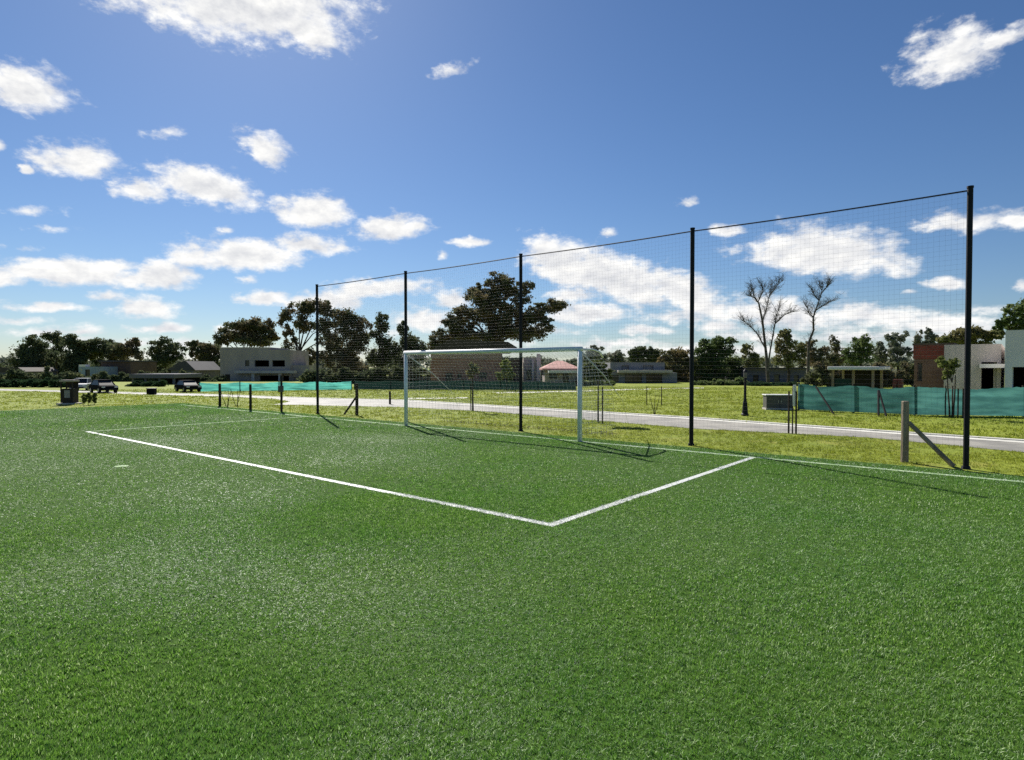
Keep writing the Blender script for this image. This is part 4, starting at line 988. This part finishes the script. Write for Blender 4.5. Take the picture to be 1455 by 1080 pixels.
# ------------------------------------------------------------------ cars
def car(label, px, py, rot, paint, kind='car', tall=1.0):
    c = G(px, py); t = thing('parked_car', label, 'car', c, 'cars parked at the far left', rot); t.scale = (.6, .6, .6)
    prof = [(-2.05, .32), (-2.08, .55), (-1.98, .80), (-1.25, .90), (1.55, .92), (2.0, .86), (2.1, .6), (2.05, .32)]
    w = .86; m = MB(); n = len(prof)
    rings = []
    for yy, k in ((-w, .94), (-w * .93, 1.0), (w * .93, 1.0), (w, .94)):
        rings.append([(x * (k if abs(yy) == w else 1), yy, .32 + (z - .32) * tall * (k if abs(yy) == w else 1)) for x, z in prof])
    vs = [v for r_ in rings for v in r_]; fs = [list(range(n)), list(range(4 * n - 1, 3 * n - 1, -1))]
    for i in range(3):
        for j in range(n): fs.append([i * n + j, (i + 1) * n + j, (i + 1) * n + (j + 1) % n, i * n + (j + 1) % n])
    m.add(vs, fs); part('body', m, M[paint], t, True)
    zb, zt = .32 + .59 * tall, .32 + 1.13 * tall
    bs = [(-1.2, -w * .9, zb), (1.6, -w * .9, zb), (1.6, w * .9, zb), (-1.2, w * .9, zb)]; tp = [(-.45, -w * .72, zt), (1.15, -w * .72, zt), (1.15, w * .72, zt), (-.45, w * .72, zt)]
    m = MB(); m.add(bs + tp, [(0, 1, 5, 4), (1, 2, 6, 5), (2, 3, 7, 6), (3, 0, 4, 7)]); part('window', m, M['car_glass'], t, True)
    m = MB(); m.box((.35, 0, zt + .015), (1.75, w * 1.5, .06), 0, .02)
    for a, b_ in zip(bs, tp): m.tube([a, b_], .035, 5)
    part('roof', m, M[paint], t, True)
    for sx in (-1.3, 1.3):
        for sy in (-1, 1):
            m = MB(); m.tube([(sx, sy * (w - .2), .31), (sx, sy * (w + .01), .31)], .31, 14); wl = part('wheel', m, M['tyre'], t, True)
            m = MB(); m.tube([(sx, sy * (w + .005), .31), (sx, sy * (w + .02), .31)], .19, 10); part('rim', m, M['rim'], wl, True)
    for sy in (-1, 1):
        m = MB(); m.box((-2.045, sy * .6, .32 + .36 * tall), (.06, .32, .14), 0, .015); part('headlight', m, M['lamp'], t, True)
    m = MB(); m.box((-2.07, 0, .42), (.08, 1.2, .16), 0, .02); part('grille', m, M['tyre'], t, True)
    return t
car('pale grey car parked right behind the litter bin', 117, 555, R(112), 'car_white')
car('low black car parked in front of the maroon brick house', 147, 558, R(140), 'car_black', tall=.95)
car('dark car parked by the left end of the turquoise fence', 267, 556.8, R(135), 'car_black', tall=.85)

# ------------------------------------------------------------------ sky, clouds, sun
SUN_AZ, SUN_EL = -23.0, 39.0
wd = bpy.data.worlds.new('World'); sc.world = wd; wd.use_nodes = True
t = NT(wd.node_tree); t.n.clear()
out = t.node('ShaderNodeOutputWorld'); bg = t.node('ShaderNodeBackground')
sky = t.node('ShaderNodeTexSky'); sky.sky_type = 'NISHITA'; sky.sun_disc = False
sky.sun_elevation = R(SUN_EL); sky.sun_rotation = R(SUN_AZ); sky.altitude = 50; sky.air_density = 1.0; sky.dust_density = .25; sky.ozone_density = 2.5
tc = t.node('ShaderNodeTexCoord').outputs['Generated']
dirv = t.vmath('NORMALIZE', tc).outputs[0]
sx = t.node('ShaderNodeSeparateXYZ'); t.link(dirv, sx.inputs[0])
az = t.math('ARCTAN2', sx.outputs[0], sx.outputs[1]); el = t.math('ARCSINE', sx.outputs[2])
ae = t.node('ShaderNodeCombineXYZ'); t.link(az, ae.inputs[0]); t.link(el, ae.inputs[1]); ae = ae.outputs[0]
# billow detail gets finer towards the horizon, where the clouds are farther off
stretch = t.vmath('MULTIPLY', ae, (1.0, 1.7, 1.0)).outputs[0]
n1 = t.noise(stretch, 17, 7, .62); n1.noise_dimensions = '3D'
n2 = t.noise(stretch, 46, 5, .6)
wp = t.vmath('SUBTRACT', n1.outputs['Color'], (.5, .5, .5)).outputs[0]
wp = t.vmath('MULTIPLY', wp, (.034, .020, 0)).outputs[0]
pos = t.vmath('ADD', ae, wp).outputs[0]
up = t.vmath('ADD', stretch, (-.004, .022, 0)).outputs[0]
n3 = t.noise(up, 17, 7, .62)
CL = [(345, 8, 178, 66, 4, 1), (430, 40, 70, 34, 20, .9), (40, 132, 62, 34, 12, .9), (100, 132, 28, 12, 30, .35), (236, 190, 30, 9, -6, .45), (108, 231, 58, 27, 3, 1), (40, 239, 9, 6, 0, .8),
      (200, 273, 40, 16, 3, .8), (293, 268, 72, 27, 16, 1), (372, 213, 42, 22, 25, .75), (446, 303, 53, 25, 3, 1.1), (556, 328, 52, 19, -5, .9), (667, 344, 32, 6, 0, .7), (628, 361, 10, 6, 0, .5), (322, 328, 12, 6, 0, .4),
      (352, 397, 15, 6, 0, .5), (345, 365, 95, 24, 0, 1), (430, 350, 75, 15, 3, .8), (90, 388, 120, 20, 2, 1), (222, 396, 62, 21, 0, 1), (70, 438, 62, 9, 0, .8), (150, 421, 30, 7, 0, .6), (205, 441, 52, 18, 0, .8), (225, 468, 48, 8, 0, .8), (125, 470, 25, 6, 0, .5),
      (375, 425, 48, 11, -3, .8), (455, 430, 62, 17, 0, .9), (540, 410, 82, 15, -2, .8), (640, 428, 30, 14, 0, .7), (605, 456, 50, 18, 0, .7), (800, 378, 62, 34, 18, 1), (865, 398, 100, 34, 18, 1), (965, 415, 80, 27, 20, .9), (1010, 440, 60, 18, 8, .7),
      (838, 447, 62, 16, 0, .9), (912, 470, 42, 7, 0, .7), (1165, 363, 112, 34, 4, 1.1), (1245, 372, 60, 20, 14, .7), (1370, 320, 62, 17, 0, .8), (1440, 314, 60, 14, 0, .7), (1350, 82, 62, 40, -12, .8), (1425, 55, 48, 16, -28, .6),
      (1345, 405, 32, 8, 0, .8), (1290, 413, 16, 5, 0, .5), (1032, 328, 30, 8, 5, .7), (634, 103, 36, 8, -10, .45), (-10, 395, 60, 18, 0, .9), (160, 380, 50, 12, 0, .8), (20, 455, 50, 8, 0, .5), (90, 485, 60, 8, 0, .55), (180, 488, 70, 8, 0, .5), (330, 470, 30, 8, 0, .5), (975, 290, 20, 8, -12, .55), (1110, 450, 105, 26, 6, .75), (1240, 448, 110, 17, 6, .75), (1340, 462, 90, 14, 0, .7), (1452, 405, 16, 9, 0, .7), (1400, 440, 60, 10, 4, .45),  # wisp at upper centre is a lens-flare streak added as a thin cloud
      (760, 470, 60, 10, 0, .6), (1020, 462, 40, 12, 0, .6), (880, 490, 90, 8, 0, .55), (700, 490, 60, 8, 0, .5), (60, 495, 90, 7, 0, .45), (280, 490, 70, 7, 0, .45), (1200, 480, 140, 10, 0, .5), (1400, 480, 100, 9, 0, .45), (865, 330, 14, 5, 0, .35), (180, 262, 20, 8, 20, .4), (0, 207, 10, 8, 0, .5),
      (-140, 300, 110, 30, 0, .9), (-160, 120, 90, 40, 10, .9), (-120, 420, 90, 18, 0, .8), (1640, 200, 120, 40, 5, .9), (1620, 400, 120, 22, 0, .8), (120, -160, 160, 60, 0, 1), (350, 505, 160, 9, 0, .5), (620, 505, 150, 10, 0, .5), (1000, 500, 190, 12, 0, .6), (1300, 500, 160, 10, 0, .5), (60, 470, 70, 7, 0, .5), (960, 450, 60, 12, 0, .6), (1080, 478, 90, 9, 0, .6), (820, 420, 50, 12, 0, .6), (520, 470, 60, 8, 0, .4), (25, 300, 60, 7, 0, .3), (75, 325, 30, 5, 0, .3), (300, 345, 25, 6, 0, .35), (30, 355, 40, 5, 0, .35),  (900, -220, 200, 60, 10, .9)]
acc = None
def azel(px, py):
    d = ray(px, py).normalized(); return math.atan2(d.x, d.y), math.asin(d.z)
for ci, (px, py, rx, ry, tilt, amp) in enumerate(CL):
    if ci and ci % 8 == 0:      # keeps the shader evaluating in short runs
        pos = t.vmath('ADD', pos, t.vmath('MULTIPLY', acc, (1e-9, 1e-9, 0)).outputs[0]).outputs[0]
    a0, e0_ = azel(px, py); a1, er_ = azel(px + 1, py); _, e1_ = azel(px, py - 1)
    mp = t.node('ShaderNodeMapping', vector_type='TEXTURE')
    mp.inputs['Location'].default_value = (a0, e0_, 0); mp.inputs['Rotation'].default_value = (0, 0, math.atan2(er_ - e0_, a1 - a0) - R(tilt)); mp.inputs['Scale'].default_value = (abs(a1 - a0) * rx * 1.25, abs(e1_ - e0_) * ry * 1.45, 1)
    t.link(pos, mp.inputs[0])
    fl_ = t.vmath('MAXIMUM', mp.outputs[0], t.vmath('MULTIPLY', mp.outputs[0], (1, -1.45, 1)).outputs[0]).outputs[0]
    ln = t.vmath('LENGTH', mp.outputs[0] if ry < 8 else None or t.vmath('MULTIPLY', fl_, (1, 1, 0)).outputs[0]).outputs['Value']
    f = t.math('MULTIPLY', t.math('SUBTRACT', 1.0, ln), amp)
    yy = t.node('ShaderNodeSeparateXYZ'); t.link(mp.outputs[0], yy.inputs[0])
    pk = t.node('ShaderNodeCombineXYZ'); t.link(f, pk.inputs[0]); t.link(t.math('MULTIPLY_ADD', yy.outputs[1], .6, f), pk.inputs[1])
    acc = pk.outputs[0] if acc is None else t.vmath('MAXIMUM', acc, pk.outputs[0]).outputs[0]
spk = t.node('ShaderNodeSeparateXYZ'); t.link(acc, spk.inputs[0]); acc = spk.outputs[0]
hgt = t.math('SUBTRACT', spk.outputs[1], acc)
nsum = t.math('ADD', t.math('SUBTRACT', n1.outputs['Fac'], .5), t.math('MULTIPLY', t.math('SUBTRACT', n2.outputs['Fac'], .5), .6))
dens = t.math('ADD', acc, t.math('MULTIPLY', nsum, 1.3))
alpha = t.ramp(dens, .0, .55)
# sun from above: billows that face up are brighter, thick undersides greyer
lit = t.math('ADD', .5, t.math('MULTIPLY', t.math('SUBTRACT', n1.outputs['Fac'], n3.outputs['Fac']), 2.6), clamp=True)
thick = t.ramp(dens, .25, .95)
shade = t.math('SUBTRACT', t.math('ADD', .86, t.math('MULTIPLY', lit, .28)), t.math('MULTIPLY', thick, .06))
low = t.ramp(t.math('ADD', hgt, t.math('MULTIPLY', nsum, .8)), .05, -.40)
shade = t.math('MULTIPLY', shade, t.math('SUBTRACT', 1.0, t.math('MULTIPLY', t.math('MULTIPLY', low, thick), .16)))
ccol = t.mix(lit, (.84, .86, .91), (1.0, .99, .955))
cl = t.vmath('SCALE', ccol); t.link(t.math('MULTIPLY', shade, 1.0 / 2 ** EXPO), cl.inputs['Scale'])
SKYK = .085 / 2 ** EXPO
hs = t.node('ShaderNodeHueSaturation'); hs.inputs['Saturation'].default_value = 1.06; hs.inputs['Value'].default_value = 1.0
t.link(t.mix(1.0, sky.outputs[0], (.72, .83, 1.0), 'MULTIPLY'), hs.inputs['Color'])
sk = t.vmath('SCALE', hs.outputs[0], sc_=SKYK).outputs[0]
fin = t.mix(alpha, sk, cl.outputs[0])
t.link(fin, bg.inputs[0]); bg.inputs[1].default_value = 1.0
t.link(bg.outputs[0], out.inputs[0])
sl = bpy.data.lights.new('sun', 'SUN'); so = bpy.data.objects.new('sun', sl); COL.objects.link(so)
sl.energy = 5.0; sl.angle = R(.53); sl.color = (1.0, .96, .90)
v = Vector((math.sin(R(SUN_AZ)) * math.cos(R(SUN_EL)), math.cos(R(SUN_AZ)) * math.cos(R(SUN_EL)), math.sin(R(SUN_EL))))
so.rotation_euler = (-v).to_track_quat('-Z', 'Y').to_euler(); so.location = v * 60
sc.view_settings.exposure = EXPO
